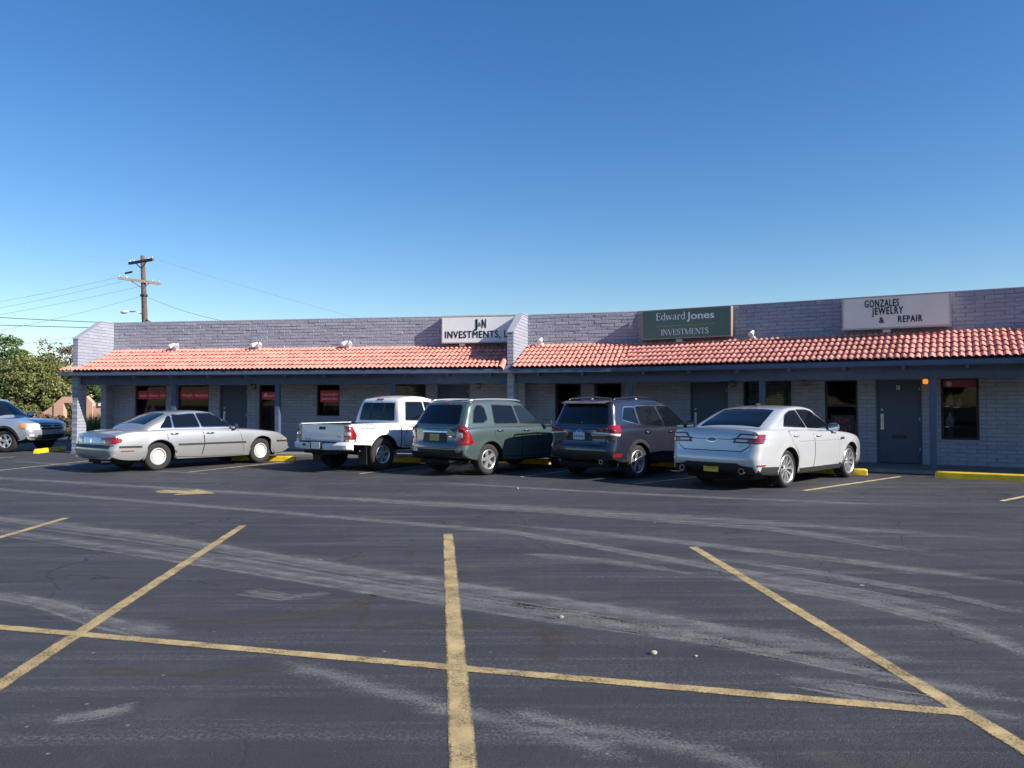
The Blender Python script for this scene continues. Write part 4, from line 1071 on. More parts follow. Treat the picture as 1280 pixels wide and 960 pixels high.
    def wheels(s, kind, rim_r, rim_mat, inset=.0):
        R0, w = s.r, s.tw
        ty = MB(); pr = [(rim_r, -w*.42), (rim_r+.015, -w*.47), (R0*.86, -w*.53), (R0-.025, -w*.47), (R0-.004, -w*.36), (R0, -w*.12), (R0-.008, -.004), (R0-.008, .004), (R0, w*.12), (R0-.004, w*.36), (R0-.025, w*.47), (R0*.86, w*.53), (rim_r+.015, w*.47), (rim_r, w*.42)]
        ty.lathe(pr, 40); tyre = ty.build('tyre', M_RUB, None, smooth=True, angle=R(50)); tme = tyre.data
        b = MB(); b.lathe([(.001, w*.05), (rim_r*.62, w*.05), (rim_r*.62, -w*.1), (rim_r*.96, -w*.1), (rim_r*.985, -w*.42)], 32); back = b.build('wheel', M_PLAST, None, smooth=True, angle=R(40)); bme = back.data
        rm = MB(); y1 = w*.40
        rm.lathe([(rim_r+.004, w*.43), (rim_r-.008, w*.47), (rim_r-.022, w*.43), (rim_r-.03, w*.25), (rim_r-.035, -w*.1)], 40)
        def spoke(a0, r0, r1, w0, w1, ya, yb, th=.03, tw=0.):
            """tapered spoke from the hub out to the rim"""
            vs = []
            for (r_, ww, yy, da) in ((r0, w0, ya, 0), ((r0+r1)/2, (w0+w1)/2, (ya+yb)/2+.006, tw/2), (r1, w1, yb, tw)):
                ca, sa = math.cos(a0+da), math.sin(a0+da)
                for (k, hh) in ((-1, -th), (-.7, 0), (.7, 0), (1, -th)): vs.append((r_*ca-k*ww*sa, yy+hh, r_*sa+k*ww*ca))
            fs = []
            for i in range(2):
                for k in range(3): fs.append((4*i+k, 4*i+k+1, 4*i+5+k, 4*i+4+k))
            rm.add(vs, fs)
        yc = w*.34
        if kind == 'cover':
            rm.lathe([(.001, yc+.012), (.05, yc+.012), (.055, yc+.004), (.13, yc+.012), (rim_r*.70, yc+.002), (rim_r*.74, yc-.006)], 40)
            for k in range(20): spoke(2*math.pi*k/20, rim_r*.72, rim_r*.97, .016, .019, yc-.004, y1-.004, .02)
        elif kind == 'five':
            rm.lathe([(.001, yc+.008), (.055, yc+.008), (.075, yc-.012)], 20)
            for k in range(5): spoke(2*math.pi*k/5+.3, .04, rim_r*.97, .040, .050, yc, y1, .04)
        elif kind == 'six':
            rm.lathe([(.001, yc+.02), (.045, yc+.02), (.05, yc), (.10, yc-.006)], 20)
            for k in range(6): spoke(2*math.pi*k/6+.2, .06, rim_r*.97, .040, .046, yc-.01, y1-.01, .045)
        elif kind == 'ten':
            rm.lathe([(.001, yc), (.05, yc), (.07, yc-.012)], 20)
            for k in range(10):
                for d in (-1, 1): spoke(2*math.pi*k/10+d*.045, .05, rim_r*.97, .011, .013, yc-.008, y1-.004, .035, d*.045)
        elif kind == 'twist':
            rm.lathe([(.001, yc), (.045, yc), (.065, yc-.012)], 20)
            for k in range(5):
                spoke(2*math.pi*k/5, .05, rim_r*.97, .018, .020, yc-.006, y1-.004, .035, .20); spoke(2*math.pi*k/5+.22, .05, rim_r*.97, .014, .016, yc-.006, y1-.004, .035, .34)
        rim = rm.build('rim', rim_mat, None, smooth=True, angle=R(35)); rme = rim.data
        ln = MB()
        nl = 6 if kind == 'six' else 5
        for k in range(nl):
            a = 2*math.pi*(k+.5)/nl; ln.tube([(.052*math.cos(a), yc-.01, .052*math.sin(a)), (.052*math.cos(a), yc+.012, .052*math.sin(a))], .010, 6)
        lug = ln.build('lug_nut', M_STEEL, None); lme = lug.data
        for o in (tyre, back, rim, lug): bpy.data.objects.remove(o)
        for ax in (0, s.wb):
            for sd in (-1, 1):
                w_ = link(bme, 'wheel', s.root, (ax, sd*(s.tr/2-inset), s.r)); w_.rotation_euler = (0, rnd.uniform(0, 6), 0 if sd > 0 else math.pi)
                link(tme, 'tyre', w_); r_ = link(rme, 'rim', w_); link(lme, 'lug_nut', r_) if kind != 'cover' else None
    def mirrors(s, x, z, y0, m, sz=1.0):
        for sd in (-1, 1):
            mb = MB(); c = Vector((x, sd*(y0+.13), z))
            prof = []
            for i in range(6):
                a = i/5
                prof.append((c+Vector((-.05+.15*a, 0, 0)), (.115*sz)*(1-.75*a**2), (.085*sz)*(1-.7*a**2)))
            vs = []; n = 14
            for (p, ry, rz) in prof:
                for k in range(n):
                    an = 2*math.pi*k/n; ca, sa = math.cos(an), math.sin(an); f = lambda q: math.copysign(abs(q)**.75, q)
                    vs.append((p.x, p.y+ry*f(ca), p.z+rz*f(sa)))
            fs = [(i*n+k, i*n+(k+1) % n, (i+1)*n+(k+1) % n, (i+1)*n+k) for i in range(5) for k in range(n)]+[tuple(range(n)), tuple(5*n+k for k in range(n))]
            mb.add(vs, fs); mo = mb.build('door_mirror', m, s.root, smooth=True, angle=R(50))
            mb = MB(); mb.bar((x+.03, sd*(y0-.02), z-.05), (x+.02, sd*(y0+.06), z-.03), .06, .035); mb.build('mirror_arm', M_PLAST, mo)
            mb = MB(); mb.box((x-.0525, sd*(y0+.13), z), (.004, .19*sz, .13*sz)); mb.build('mirror_glass', M_CHROME, mo)
    def plate(s, z, m, name='licence_plate', w=.305, h=.152, y=0, marks=M_INK):
        hit, nn = s.ray((-4, y, z), (1, 0, 0)); x = hit.x-.012
        mb = MB(); mb.box((x, y, z), (.01, w, h), None, .002); p = mb.build(name, m, s.root)
        if marks:
            mb = MB()
            for k in range(6): mb.box((x-.0065, y+w*(.36-.145*k), z-.005), (.002, w*.06, h*.32))
            mb.build('plate_mark', marks, p)
        return p
    def rear_text(s, body, y, z, h, m, w=None):
        hit, nn = s.ray((-4, y, z), (1, 0, 0)); vs, fs = text_mesh(body, h, w, .0, .003)
        return mesh_obj('lettering', [Vector((hit.x-.006, y-v.x, z+v.y)) for v in vs], fs, m, s.root)
    def side_text(s, body, x, z, h, m, w=None, sd=-1):
        hit, nn = s.ray((x, sd*3, z), (0, -sd, 0)); vs, fs = text_mesh(body, h, w, .01, .003)
        return mesh_obj('lettering', [Vector((x+v.x, hit.y+sd*.008, z+v.y)) if sd < 0 else Vector((x-v.x, hit.y+sd*.008, z+v.y)) for v in vs], fs, m, s.root)
    def oval(s, mp, c, rx, rz, m, name='emblem', off=.008, parent=None, lens=.004):
        return s.patch(name, [(c[0]+rx*math.cos(2*math.pi*k/16), c[1]+rz*math.sin(2*math.pi*k/16)) for k in range(16)], mp, m, parent, off=off, res=.05, skirt=.004, lens=lens)
    def under(s, z, w, x0, x1, exhaust=None):
        mb = MB(); mb.box(((x0+x1)/2, 0, z), (x1-x0, w, .10), None, .02)
        for ax in (0, s.wb): mb.tube([(ax, -s.tr/2+.1, s.r), (ax, s.tr/2-.1, s.r)], .05, 8)
        mb.box((x0+.25, .25, z-.02), (.45, .55, .14), None, .03)
        mb.build('underbody', M_DARK, s.root)
        for (x, y, zz, r_, m) in exhaust or []:
            mb = MB(); mb.lathe([(r_*.82, -.12), (r_*.82, .0), (r_, .0), (r_, -.2)], 16); mb.v = [Vector((x-v.y, y+v.x, zz+v.z)) for v in mb.v]; mb.build('exhaust_tip', m, s.root, smooth=True, angle=R(40))
def rounded(poly, r):
    out = []; n = len(poly)
    for i in range(n):
        p, a, b = Vector(poly[i]), Vector(poly[i-1]), Vector(poly[(i+1) % n]); da, db = (a-p), (b-p); k = min(r, da.length*.45, db.length*.45)
        q0, q1 = p+da.normalized()*k, p+db.normalized()*k
        for j in range(4):
            t = j/3; out.append(tuple(q0*(1-t)**2+p*2*t*(1-t)+q1*t*t))
    return out

# ---- older silver sedan
c = Car('parked_sedan', 'older silver sedan with slotted pale wheel covers and dark side moulding', 'car', gpt(199, 588), R(53.5), 2.814, 1.55, .335, .205, M_SILVER)
c.ra = .385; c.belt = 0.945; c.sink = 0.12; c.dark_z = 0
bot = bottom_curve(-1.12, .30, 3.74, .26, [(-.6, .27), (.8, .24), (2.0, .23), (3.3, .24)], (0, 2.814), c.ra, .335)
c.body(bot, dict(top=[(-1.06, .905), (-.8, .955), (-.3, .985), (.5, .99), (1.5, .98), (2.2, .955), (2.9, .90), (3.4, .82), (3.70, .71)], rear=[(-1.12, .30), (-1.19, .42), (-1.20, .57), (-1.155, .66), (-1.125, .80), (-1.06, .905)], front=[(3.74, .26), (3.84, .40), (3.86, .52), (3.79, .63), (3.70, .71)]),
       dict(top=[(.42, 1.375), (.9, 1.41), (1.2, 1.41), (1.55, 1.37)], rear=[(-.55, .93), (-.28, 1.06), (.02, 1.22), (.30, 1.34), (.42, 1.375)], front=[(2.32, .92), (2.0, 1.12), (1.72, 1.29), (1.55, 1.37)]),
       [(.22, .86), (.32, .905), (.45, .935), (.6, .945), (.75, .935), (.88, .905), (.99, .85)], [(.92, .83), (1.0, .805), (1.2, .71), (1.38, .605), (1.41, .58)], (-.3, .07, 3.0, .10), .006)
c.windows([[(.06, 1.005), (.36, 1.005), (.36, 1.29), (.28, 1.265)], [(.41, 1.005), (1.08, 1.005), (1.0, 1.335), (.41, 1.305)], [(1.14, 1.005), (2.02, 1.0), (1.80, 1.14), (1.52, 1.295), (1.40, 1.335), (1.05, 1.345)]], trim=M_CHROME)
c.doors([[(.40, .32), (1.06, .28), (1.12, .60), (1.10, .965), (.18, .975), (.20, .72), (.34, .55)], [(1.085, .28), (2.25, .27), (2.20, .60), (2.12, .93), (1.125, .965), (1.145, .60)]], [(.36, .86), (1.30, .85)], hm=M_CHROME)
c.patch('rear_window', rounded([(-.20, -.58), (-.20, .58), (.35, .50), (.35, -.50)], .06), c.mp_top(), M_GLASS, off=.005)
c.patch('windshield', rounded([(2.10, -.66), (2.10, .66), (1.58, .53), (1.58, -.53)], .06), c.mp_top(), M_GLASS, off=.005)
for z0, x0, x1 in ((.575, -.95, -.44), (.575, .45, 2.30), (.56, 3.25, 3.62)): c.both('side_moulding', [(x0, z0), (x1, z0-.01), (x1, z0+.035), (x0, z0+.045)], M_PLAST, off=.012, res=.06)
c.patch('rear_moulding', [(-.8, .565), (.8, .565), (.8, .615), (-.8, .615)], c.mp_rear(), M_PLAST, off=.010, res=.06)
c.patch('trunk_panel', [(-.42, .67), (.42, .67), (.42, .80), (-.42, .80)], c.mp_rear(), M_PILOTP, off=.005)
for sd in (-1, 1):
    t = c.patch('tail_light', [(-.30, .655), (.10, .665), (.20, .70), (.22, .76), (.12, .825), (-.30, .80)], c.mp_diag((-1.0, .72), sd), M_TAIL, off=.006, res=.04, lens=.006)
    c.patch('reverse_lamp', [(-.30, .68), (-.18, .68), (-.18, .74), (-.30, .74)], c.mp_diag((-1.0, .72), sd), M_CLEAR, t, off=.016, res=.04)
    c.patch('head_light', [(-.25, .56), (.12, .55), (.20, .60), (.10, .67), (-.25, .655)], c.mp_diag((3.65, .68), sd, front=True), M_CLEAR, off=.006, res=.04)
    c.patch('side_marker', [(.22, .57), (.30, .57), (.30, .63), (.22, .64)], c.mp_diag((3.65, .68), sd, front=True), M_ORANGE, off=.006, res=.04)
    c.patch('reflector', [(-.92, .485), (-.62, .485), (-.62, .51), (-.92, .51)], c.mp_side(sd), M_TAIL, off=.004)
c.oval(c.mp_rear(), (0, .735), .055, .055, M_CHROME); c.plate(.735, M_PLATEY, y=0, w=.30) if False else None
c.patch('bumper_gap', [(-.86, .615), (.86, .615), (.86, .635), (-.86, .635)], c.mp_rear(), M_DARK, off=.004)
c.mirrors(1.98, 1.0, .80, M_PLAST, .9); c.wheels('cover', .195, M_COVER, .02); c.under(.24, 1.3, -.9, 3.4, [(-1.12, -.45, .26, .03, M_STEEL)])
mb = MB(); mb.tube([(3.72, .0, .30), (3.78, 0, .30)], .0, 4)

# ---- bright silver sedan
c = Car('parked_sedan', 'bright silver sedan with multi-spoke alloys and yellow rear plate', 'car', gpt(982, 609.3), R(44.5), 2.868, 1.63, .355, .245, M_SILVER2)
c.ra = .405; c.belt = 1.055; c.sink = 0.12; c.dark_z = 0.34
bot = bottom_curve(-1.08, .30, 3.70, .25, [(-.6, .27), (.8, .23), (2.0, .23), (3.3, .23)], (0, 2.868), c.ra, .355)
c.body(bot, dict(top=[(-1.07, 1.12), (-.8, 1.135), (-.3, 1.135), (.5, 1.11), (1.5, 1.07), (2.3, 1.04), (2.9, .985), (3.35, .90), (3.70, .79)], rear=[(-1.08, .30), (-1.17, .40), (-1.20, .58), (-1.165, .72), (-1.135, .92), (-1.115, 1.04), (-1.07, 1.12)], front=[(3.70, .25), (3.84, .36), (3.87, .55), (3.82, .68), (3.70, .79)]),
       dict(top=[(.36, 1.495), (.9, 1.545), (1.3, 1.54), (1.65, 1.49)], rear=[(-.78, 1.05), (-.52, 1.16), (-.1, 1.345), (.2, 1.46), (.36, 1.495)], front=[(2.55, .98), (2.1, 1.22), (1.86, 1.38), (1.65, 1.49)]),
       [(.22, .90), (.32, .93), (.5, .955), (.7, .965), (.86, .965), (.97, .945), (1.05, .905), (1.14, .84)], [(.98, .87), (1.1, .84), (1.3, .74), (1.5, .63), (1.545, .6)], (-.3, .08, 2.9, .17), .012)
c.windows([[(.06, 1.165), (.96, 1.125), (.84, 1.44), (.56, 1.425), (.33, 1.35)], [(1.02, 1.12), (2.06, 1.075), (1.82, 1.25), (1.5, 1.41), (1.32, 1.445), (.90, 1.45)]], trim=M_CHROME)
c.doors([[(.43, .34), (1.05, .29), (1.10, .62), (1.06, 1.085), (.08, 1.11), (.16, .85), (.36, .66)], [(1.075, .29), (2.28, .29), (2.26, .60), (2.15, 1.02), (1.085, 1.08), (1.125, .62)]], [(.30, .97), (1.28, .945)], hm=M_SILVER2)
c.patch('rear_window', rounded([(-.50, -.63), (-.50, .63), (.28, .53), (.28, -.53)], .05), c.mp_top(), M_GLASS, off=.005)
c.patch('windshield', rounded([(2.28, -.70), (2.28, .70), (1.68, .55), (1.68, -.55)], .05), c.mp_top(), M_GLASS, off=.005)
# trunk lid outline, taillights, black lower valance and sills
gap = [(-.60, .71), (.60, .71), (.74, .80), (.80, 1.05), (-.80, 1.05), (-.74, .80)]
c.patch('trunk_gap', gap, c.mp_rear(), M_DARK, off=.0015, skirt=.004); c.patch('trunk_lid', [(p[0]*.984, .725+(p[1]-.71)*.99) for p in gap], c.mp_rear(), M_SILVER2, off=.005, skirt=.004)
c.patch('trunk_crease', [(-.74, .925), (.74, .925), (.74, .935), (-.74, .935)], c.mp_rear(), M_DARK, off=.007, skirt=.003)
for sd in (-1, 1):
    b_ = c.patch('tail_light_bezel', rounded([(-.345, .865), (.155, .855), (.235, 1.02), (-.22, 1.04)], .03), c.mp_diag((-1.03, .80), sd), M_PLAST, off=.008, res=.04)
    t = c.patch('tail_light', rounded([(-.325, .875), (.145, .865), (.215, 1.01), (-.21, 1.027)], .025), c.mp_diag((-1.03, .80), sd), M_TAIL, b_, off=.013, res=.04)
    c.patch('lamp_bar', rounded([(-.25, .965), (.02, .955), (.05, .995), (-.19, 1.01)], .015), c.mp_diag((-1.03, .80), sd), M_CLEAR, t, off=.018, res=.04)
    c.patch('lamp_bar', rounded([(-.29, .895), (-.12, .892), (-.10, .925), (-.27, .93)], .012), c.mp_diag((-1.03, .80), sd), M_CLEAR, t, off=.018, res=.04)
    c.patch('lamp_divider', [(-.34, .935), (.19, .925), (.19, .945), (-.33, .95)], c.mp_diag((-1.03, .80), sd), M_PLAST, t, off=.019, res=.04)
    c.patch('sill', [(.44, .20), (2.42, .20), (2.42, .335), (.44, .345)], c.mp_side(sd), M_PLAST, off=.010, res=.06)
    c.patch('lower_quarter', [(-1.02, .28), (-.40, .26), (-.42, .42), (-.95, .44)], c.mp_side(sd), M_PLAST, off=.008, res=.05)
    c.patch('fender_vent', rounded([(2.30, .835), (2.50, .84), (2.50, .89), (2.33, .885)], .015), c.mp_side(sd), M_PLAST, off=.010, res=.04)
    c.patch('crease', [(.40, .855), (2.28, .83), (2.28, .842), (.40, .867)], c.mp_side(sd), M_GREYPR, off=.0055, skirt=.004)
    c.patch('head_light', [(-.3, .66), (.15, .66), (.28, .75), (-.1, .78)], c.mp_diag((3.7, .7), sd, front=True), M_CLEAR, off=.006, res=.05)
    c.patch('reflector', [(.02, .455), (.20, .455), (.20, .48), (.02, .48)], c.mp_diag((-1.03, .80), sd), M_TAIL, off=.014, res=.04)
c.patch('rear_valance', [(-.86, .29), (.86, .29), (.80, .44), (.62, .46), (.52, .50), (-.52, .50), (-.62, .46), (-.80, .44)], c.mp_rear(), M_PLAST, off=.008, res=.05)
c.oval(c.mp_rear(), (0, .915), .105, .042, M_CHROME, off=.010); c.oval(c.mp_rear(), (0, .915), .095, .034, M_EMBL, off=.014)
c.plate(.40, M_PLATEY, marks=M_RED); c.rear_text('TAURUS', -.55, .80, .03, M_CHROME)
mb = MB(); mb.box((.62, 0, 1.56), (.16, .05, .05), None, .015); mb.build('antenna_fin', M_PLAST, c.root)
c.mirrors(2.0, 1.10, .84, M_SILVER2); c.wheels('ten', .265, M_ALLOY, .015); c.under(.24, 1.4, -.9, 3.4, [(-1.19, -.62, .36, .055, M_CHROME), (-1.19, .62, .36, .055, M_CHROME)])

# ---- grey green compact SUV
c = Car('parked_suv', 'grey green compact SUV with silver roof rails and rounded rear side window', 'car', gpt(611, 593.5), R(48), 2.63, 1.54, .345, .215, M_GREENP)
c.ra = .40; c.belt = 1.045; c.sink = 0; c.dark_z = 0.0
bot = bottom_curve(-.80, .40, 3.33, .34, [(-.5, .36), (.8, .30), (2.0, .30), (3.1, .32)], (0, 2.63), c.ra, .345)
c.body(bot, dict(top=[(-.80, 1.07), (-.3, 1.095), (.5, 1.09), (1.5, 1.07), (2.0, 1.055), (2.6, 1.0), (3.1, .92), (3.36, .81)], rear=[(-.80, .40), (-.88, .48), (-.89, .66), (-.845, .75), (-.83, .95), (-.80, 1.07)], front=[(3.33, .34), (3.46, .45), (3.48, .62), (3.43, .74), (3.36, .81)]),
       dict(top=[(-.40, 1.64), (.2, 1.675), (.9, 1.67), (1.35, 1.60)], rear=[(-.82, 1.0), (-.775, 1.12), (-.63, 1.40), (-.50, 1.59), (-.40, 1.64)], front=[(2.15, .98), (1.85, 1.24), (1.6, 1.45), (1.35, 1.60)]),
       [(.28, .86), (.42, .90), (.6, .92), (.78, .915), (.92, .91), (1.02, .885), (1.10, .84)], [(.98, .875), (1.1, .85), (1.35, .765), (1.6, .675), (1.68, .63)], (-.2, .06, 2.6, .12), .012)
c.windows([[(-.46, 1.16), (-.14, 1.16), (.00, 1.24), (-.02, 1.47), (-.10, 1.54), (-.24, 1.54), (-.34, 1.44)], [(.20, 1.135), (.98, 1.13), (.90, 1.53), (.24, 1.55)], [(1.05, 1.13), (1.93, 1.09), (1.64, 1.35), (1.38, 1.50), (1.2, 1.535), (.97, 1.535)]], m=[M_GLASS, M_GLASS, M_GLASSL])
c.doors([[(.40, .42), (1.02, .38), (1.06, .70), (1.03, 1.085), (.16, 1.09), (.16, .86), (.34, .70)], [(1.045, .38), (2.12, .37), (2.10, .70), (2.0, 1.05), (1.055, 1.085), (1.085, .70)]], [(.32, .98), (1.22, .965)], hm=M_GREENP)
c.patch('rear_window', rounded([(-.66, 1.13), (.66, 1.13), (.55, 1.55), (-.55, 1.55)], .06), c.mp_rear(), M_GLASS, off=.006)
c.patch('windshield', rounded([(1.95, -.72), (1.95, .72), (1.40, .58), (1.40, -.58)], .06), c.mp_top(), M_GLASS, off=.005)
c.patch('tailgate_gap', [(-.66, .60), (.66, .60), (.68, 1.03), (-.68, 1.03)], c.mp_rear(), M_DARK, off=.0015, skirt=.004)
tg = c.patch('tailgate', [(-.648, .612), (.648, .612), (.668, 1.02), (-.668, 1.02)], c.mp_rear(), M_GREENP, off=.005, skirt=.004)
c.patch('plate_recess', rounded([(-.40, .72), (.40, .72), (.36, .94), (-.36, .94)], .04), c.mp_rear(), M_PLAST, tg, off=.008)
c.patch('trim_bar', [(-.40, .945), (.40, .945), (.40, .975), (-.40, .975)], c.mp_rear(), M_CHROME, tg, off=.016)
c.plate(.84, M_PLATED, marks=M_RED); c.rear_text('KIA', .0, .985, .035, M_CHROME, .16); c.rear_text('SPORTAGE', .45, .99, .03, M_CHROME, .2); c.rear_text('LX', -.48, .99, .03, M_CHROME, .06)
c.oval(c.mp_rear(), (-.48, .85), .06, .028, M_CHROME)
c.patch('bumper_cladding', [(-.84, .40), (.84, .40), (.84, .58), (-.84, .58)], c.mp_rear(), M_PLAST, off=.008)
c.patch('bumper_sticker', [(.52, .52), (.74, .52), (.74, .59), (.52, .59)], c.mp_rear(), M_WHITE, off=.012)
for sd in (-1, 1):
    t = c.patch('tail_light', rounded([(-.19, .70), (.12, .68), (.22, .74), (.12, .95), (.04, 1.10), (-.12, 1.10), (-.16, .92)], .04), c.mp_diag((-.72, .80), sd), M_TAIL, off=.008, res=.04, lens=.01)
    c.patch('reverse_lamp', rounded([(-.15, .84), (-.02, .84), (-.02, .95), (-.13, .95)], .03), c.mp_diag((-.72, .80), sd), M_CLEAR, t, off=.022, res=.03)
    c.patch('lower_cladding', [(-.74, .40), (-.41, .37), (-.41, .54), (-.74, .56)], c.mp_side(sd), M_PLAST, off=.008) if False else None
    c.patch('side_moulding', [(.42, .63), (2.15, .63), (2.15, .70), (.42, .70)], c.mp_side(sd), M_GREENP, off=.016, res=.06)
    c.patch('head_light', [(-.25, .72), (.15, .70), (.25, .80), (-.1, .86)], c.mp_diag((3.2, .7), sd, front=True), M_CLEAR, off=.006, res=.05)
    c.oval(c.mp_diag((-.72, .80), sd), (-.13, .575), .055, .055, M_LAMPOFF, 'reflector', off=.012)
    mb = MB(); pts = [(-.40+i*1.7/12, sd*.60, 1.635+.04*math.sin(math.pi*i/12)**.5+.005) for i in range(13)]; mb.tube(pts, .02, 8); mb.build('roof_rail', M_ALLOY, c.root, smooth=True)
mb = MB(); mb.bar((-.70, -.28, 1.17), (-.68, .22, 1.20), .022); mb.build('rear_wiper', M_PLAST, c.root)
c.patch('high_brake_lamp', [(-.14, 1.575), (.14, 1.575), (.14, 1.60), (-.14, 1.60)], c.mp_rear(), M_TAIL, off=.006)
c.mirrors(1.93, 1.12, .86, M_GREENP, .92); c.wheels('five', .218, M_ALLOY, .015); c.under(.30, 1.3, -.7, 3.1, [(-.84, -.5, .33, .03, M_STEEL)])

# ---- dark grey SUV
c = Car('parked_suv', 'dark grey SUV with black and silver twisted-spoke wheels and C-shaped tail lights', 'car', gpt(797, 597.5), R(46.5), 2.67, 1.565, .352, .225, M_GREYP)
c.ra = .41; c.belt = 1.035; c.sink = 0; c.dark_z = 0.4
bot = bottom_curve(-.87, .40, 3.48, .32, [(-.5, .36), (.8, .30), (2.0, .29), (3.2, .30)], (0, 2.67), c.ra, .352)
c.body(bot, dict(top=[(-.87, 1.09), (-.3, 1.105), (.5, 1.08), (1.5, 1.05), (2.0, 1.045), (2.7, 1.0), (3.3, .92), (3.58, .80)], rear=[(-.87, .40), (-.95, .50), (-.96, .66), (-.915, .76), (-.90, .98), (-.87, 1.09)], front=[(3.48, .32), (3.66, .45), (3.68, .63), (3.64, .74), (3.58, .80)]),
       dict(top=[(-.62, 1.645), (.1, 1.685), (.9, 1.68), (1.45, 1.60)], rear=[(-.89, 1.02), (-.85, 1.15), (-.75, 1.42), (-.68, 1.59), (-.62, 1.645)], front=[(2.38, .98), (2.0, 1.24), (1.72, 1.45), (1.45, 1.60)]),
       [(.26, .85), (.40, .885), (.6, .905), (.78, .907), (.92, .90), (1.02, .88), (1.12, .83)], [(.98, .865), (1.1, .845), (1.35, .76), (1.6, .675), (1.69, .63)], (-.2, .06, 2.8, .12), .016)
c.windows([[(-.44, 1.25), (.08, 1.145), (.06, 1.50), (-.28, 1.50)], [(.14, 1.135), (1.02, 1.105), (.86, 1.525), (.12, 1.52)], [(1.09, 1.10), (2.08, 1.07), (1.76, 1.32), (1.46, 1.49), (1.25, 1.525), (.94, 1.53)]], trim=M_CHROME)
c.doors([[(.42, .42), (1.05, .38), (1.09, .70), (1.06, 1.07), (.16, 1.09), (.17, .86), (.36, .70)], [(1.075, .38), (2.15, .37), (2.13, .70), (2.05, 1.03), (1.085, 1.07), (1.115, .70)]], [(.33, .97), (1.25, .955)], hm=M_GREYP)
c.patch('rear_window', rounded([(-.68, 1.15), (.68, 1.15), (.58, 1.56), (-.58, 1.56)], .05), c.mp_rear(), M_GLASS, off=.006)
c.patch('windshield', rounded([(2.12, -.70), (2.12, .70), (1.48, .57), (1.48, -.57)], .06), c.mp_top(), M_GLASS, off=.005)
c.patch('tailgate_gap', [(-.66, .70), (.66, .70), (.68, 1.04), (-.68, 1.04)], c.mp_rear(), M_DARK, off=.0015, skirt=.004)
tg = c.patch('tailgate', [(-.648, .712), (.648, .712), (.668, 1.03), (-.668, 1.03)], c.mp_rear(), M_GREYP, off=.005, skirt=.004)
c.patch('plate_recess', rounded([(-.36, .80), (.36, .80), (.30, .98), (-.30, .98)], .04), c.mp_rear(), M_PLAST, tg, off=.007)
c.plate(.90, M_PLATEB, marks=M_EMBL); c.oval(c.mp_rear(), (0, 1.00), .07, .036, M_CHROME, off=.010); c.oval(c.mp_rear(), (0, 1.00), .06, .028, M_EMBL, off=.014)
c.rear_text('FORESTER', -.42, .75, .03, M_CHROME, .2)
for sd in (-1, 1):
    t = c.patch('tail_light', rounded([(-.34, .985), (.10, .955), (.20, 1.0), (.17, 1.13), (-.05, 1.14), (-.12, 1.08), (-.34, 1.02)], .02), c.mp_diag((-.80, .80), sd), M_TAIL, off=.008, res=.04, lens=.008)
    c.patch('reverse_lamp', rounded([(-.40, .975), (-.08, .94), (.15, .905), (.17, .955), (-.08, .975), (-.34, 1.0)], .012), c.mp_diag((-.80, .80), sd), M_CLEAR, t, off=.010, res=.03)
    c.patch('rear_reflector', [(-.02, .49), (.17, .48), (.20, .55), (.04, .555)], c.mp_diag((-.80, .80), sd), M_TAIL, off=.012, res=.04)
    c.patch('arch_cladding', [((.405 if k < 13 else .475)*math.cos(a)+0, .352+(.415 if k < 13 else .475)*math.sin(a)) for k, a in [(i, math.pi*(.02+.96*i/12)) for i in range(13)]+[(i, math.pi*(.02+.96*(25-i)/12)) for i in range(13, 26)]], c.mp_side(sd), M_PLAST, off=.008, res=.07)
    c.patch('sill_cladding', [(.42, .30), (2.24, .29), (2.24, .42), (.42, .42)], c.mp_side(sd), M_PLAST, off=.010, res=.06)
    c.patch('sill_trim', [(.42, .43), (2.24, .43), (2.24, .445), (.42, .445)], c.mp_side(sd), M_CHROME, off=.012, res=.06)
    c.patch('head_light', [(-.25, .72), (.15, .72), (.25, .80), (-.1, .84)], c.mp_diag((3.4, .7), sd, front=True), M_CLEAR, off=.006, res=.05)
    mb = MB(); pts = [(-.55, sd*.60, 1.60), (-.46, sd*.60, 1.685), (.35, sd*.595, 1.722), (1.05, sd*.585, 1.70), (1.28, sd*.58, 1.60)]; mb.tube(pts, .018, 8)
    rr = mb.build('roof_rail', M_PLAST if False else M_GREYP, c.root, smooth=True)
    mb = MB(); mb.bar((.35, sd*.595, 1.62), (.35, sd*.595, 1.732), .05, .03); mb.build('rail_foot', M_CHROME, rr)
c.patch('bumper_cladding', [(-.86, .40), (.86, .40), (.80, .56), (.5, .60), (-.5, .60), (-.80, .56)], c.mp_rear(), M_PLAST, off=.008)
mb = MB(); mb.add([(-.62, -.60, 1.635), (-.62, .60, 1.635), (-.80, .56, 1.60), (-.80, -.56, 1.60), (-.60, -.58, 1.61), (-.60, .58, 1.61), (-.80, .56, 1.58), (-.80, -.56, 1.58)], [(0, 1, 2, 3), (4, 7, 6, 5), (3, 2, 6, 7), (0, 3, 7, 4), (1, 5, 6, 2), (0, 4, 5, 1)]); mb.build('roof_spoiler', M_GREYP, c.root)
mb = MB(); mb.bar((-.87, -.05, 1.18), (-.85, .32, 1.20), .022); mb.build('rear_wiper', M_PLAST, c.root)
c.mirrors(2.0, 1.10, .85, M_GREYP, .92); c.wheels('twist', .245, M_ALLOY, .015); c.under(.30, 1.3, -.75, 3.2, [(-.93, -.58, .38, .045, M_STEEL)])

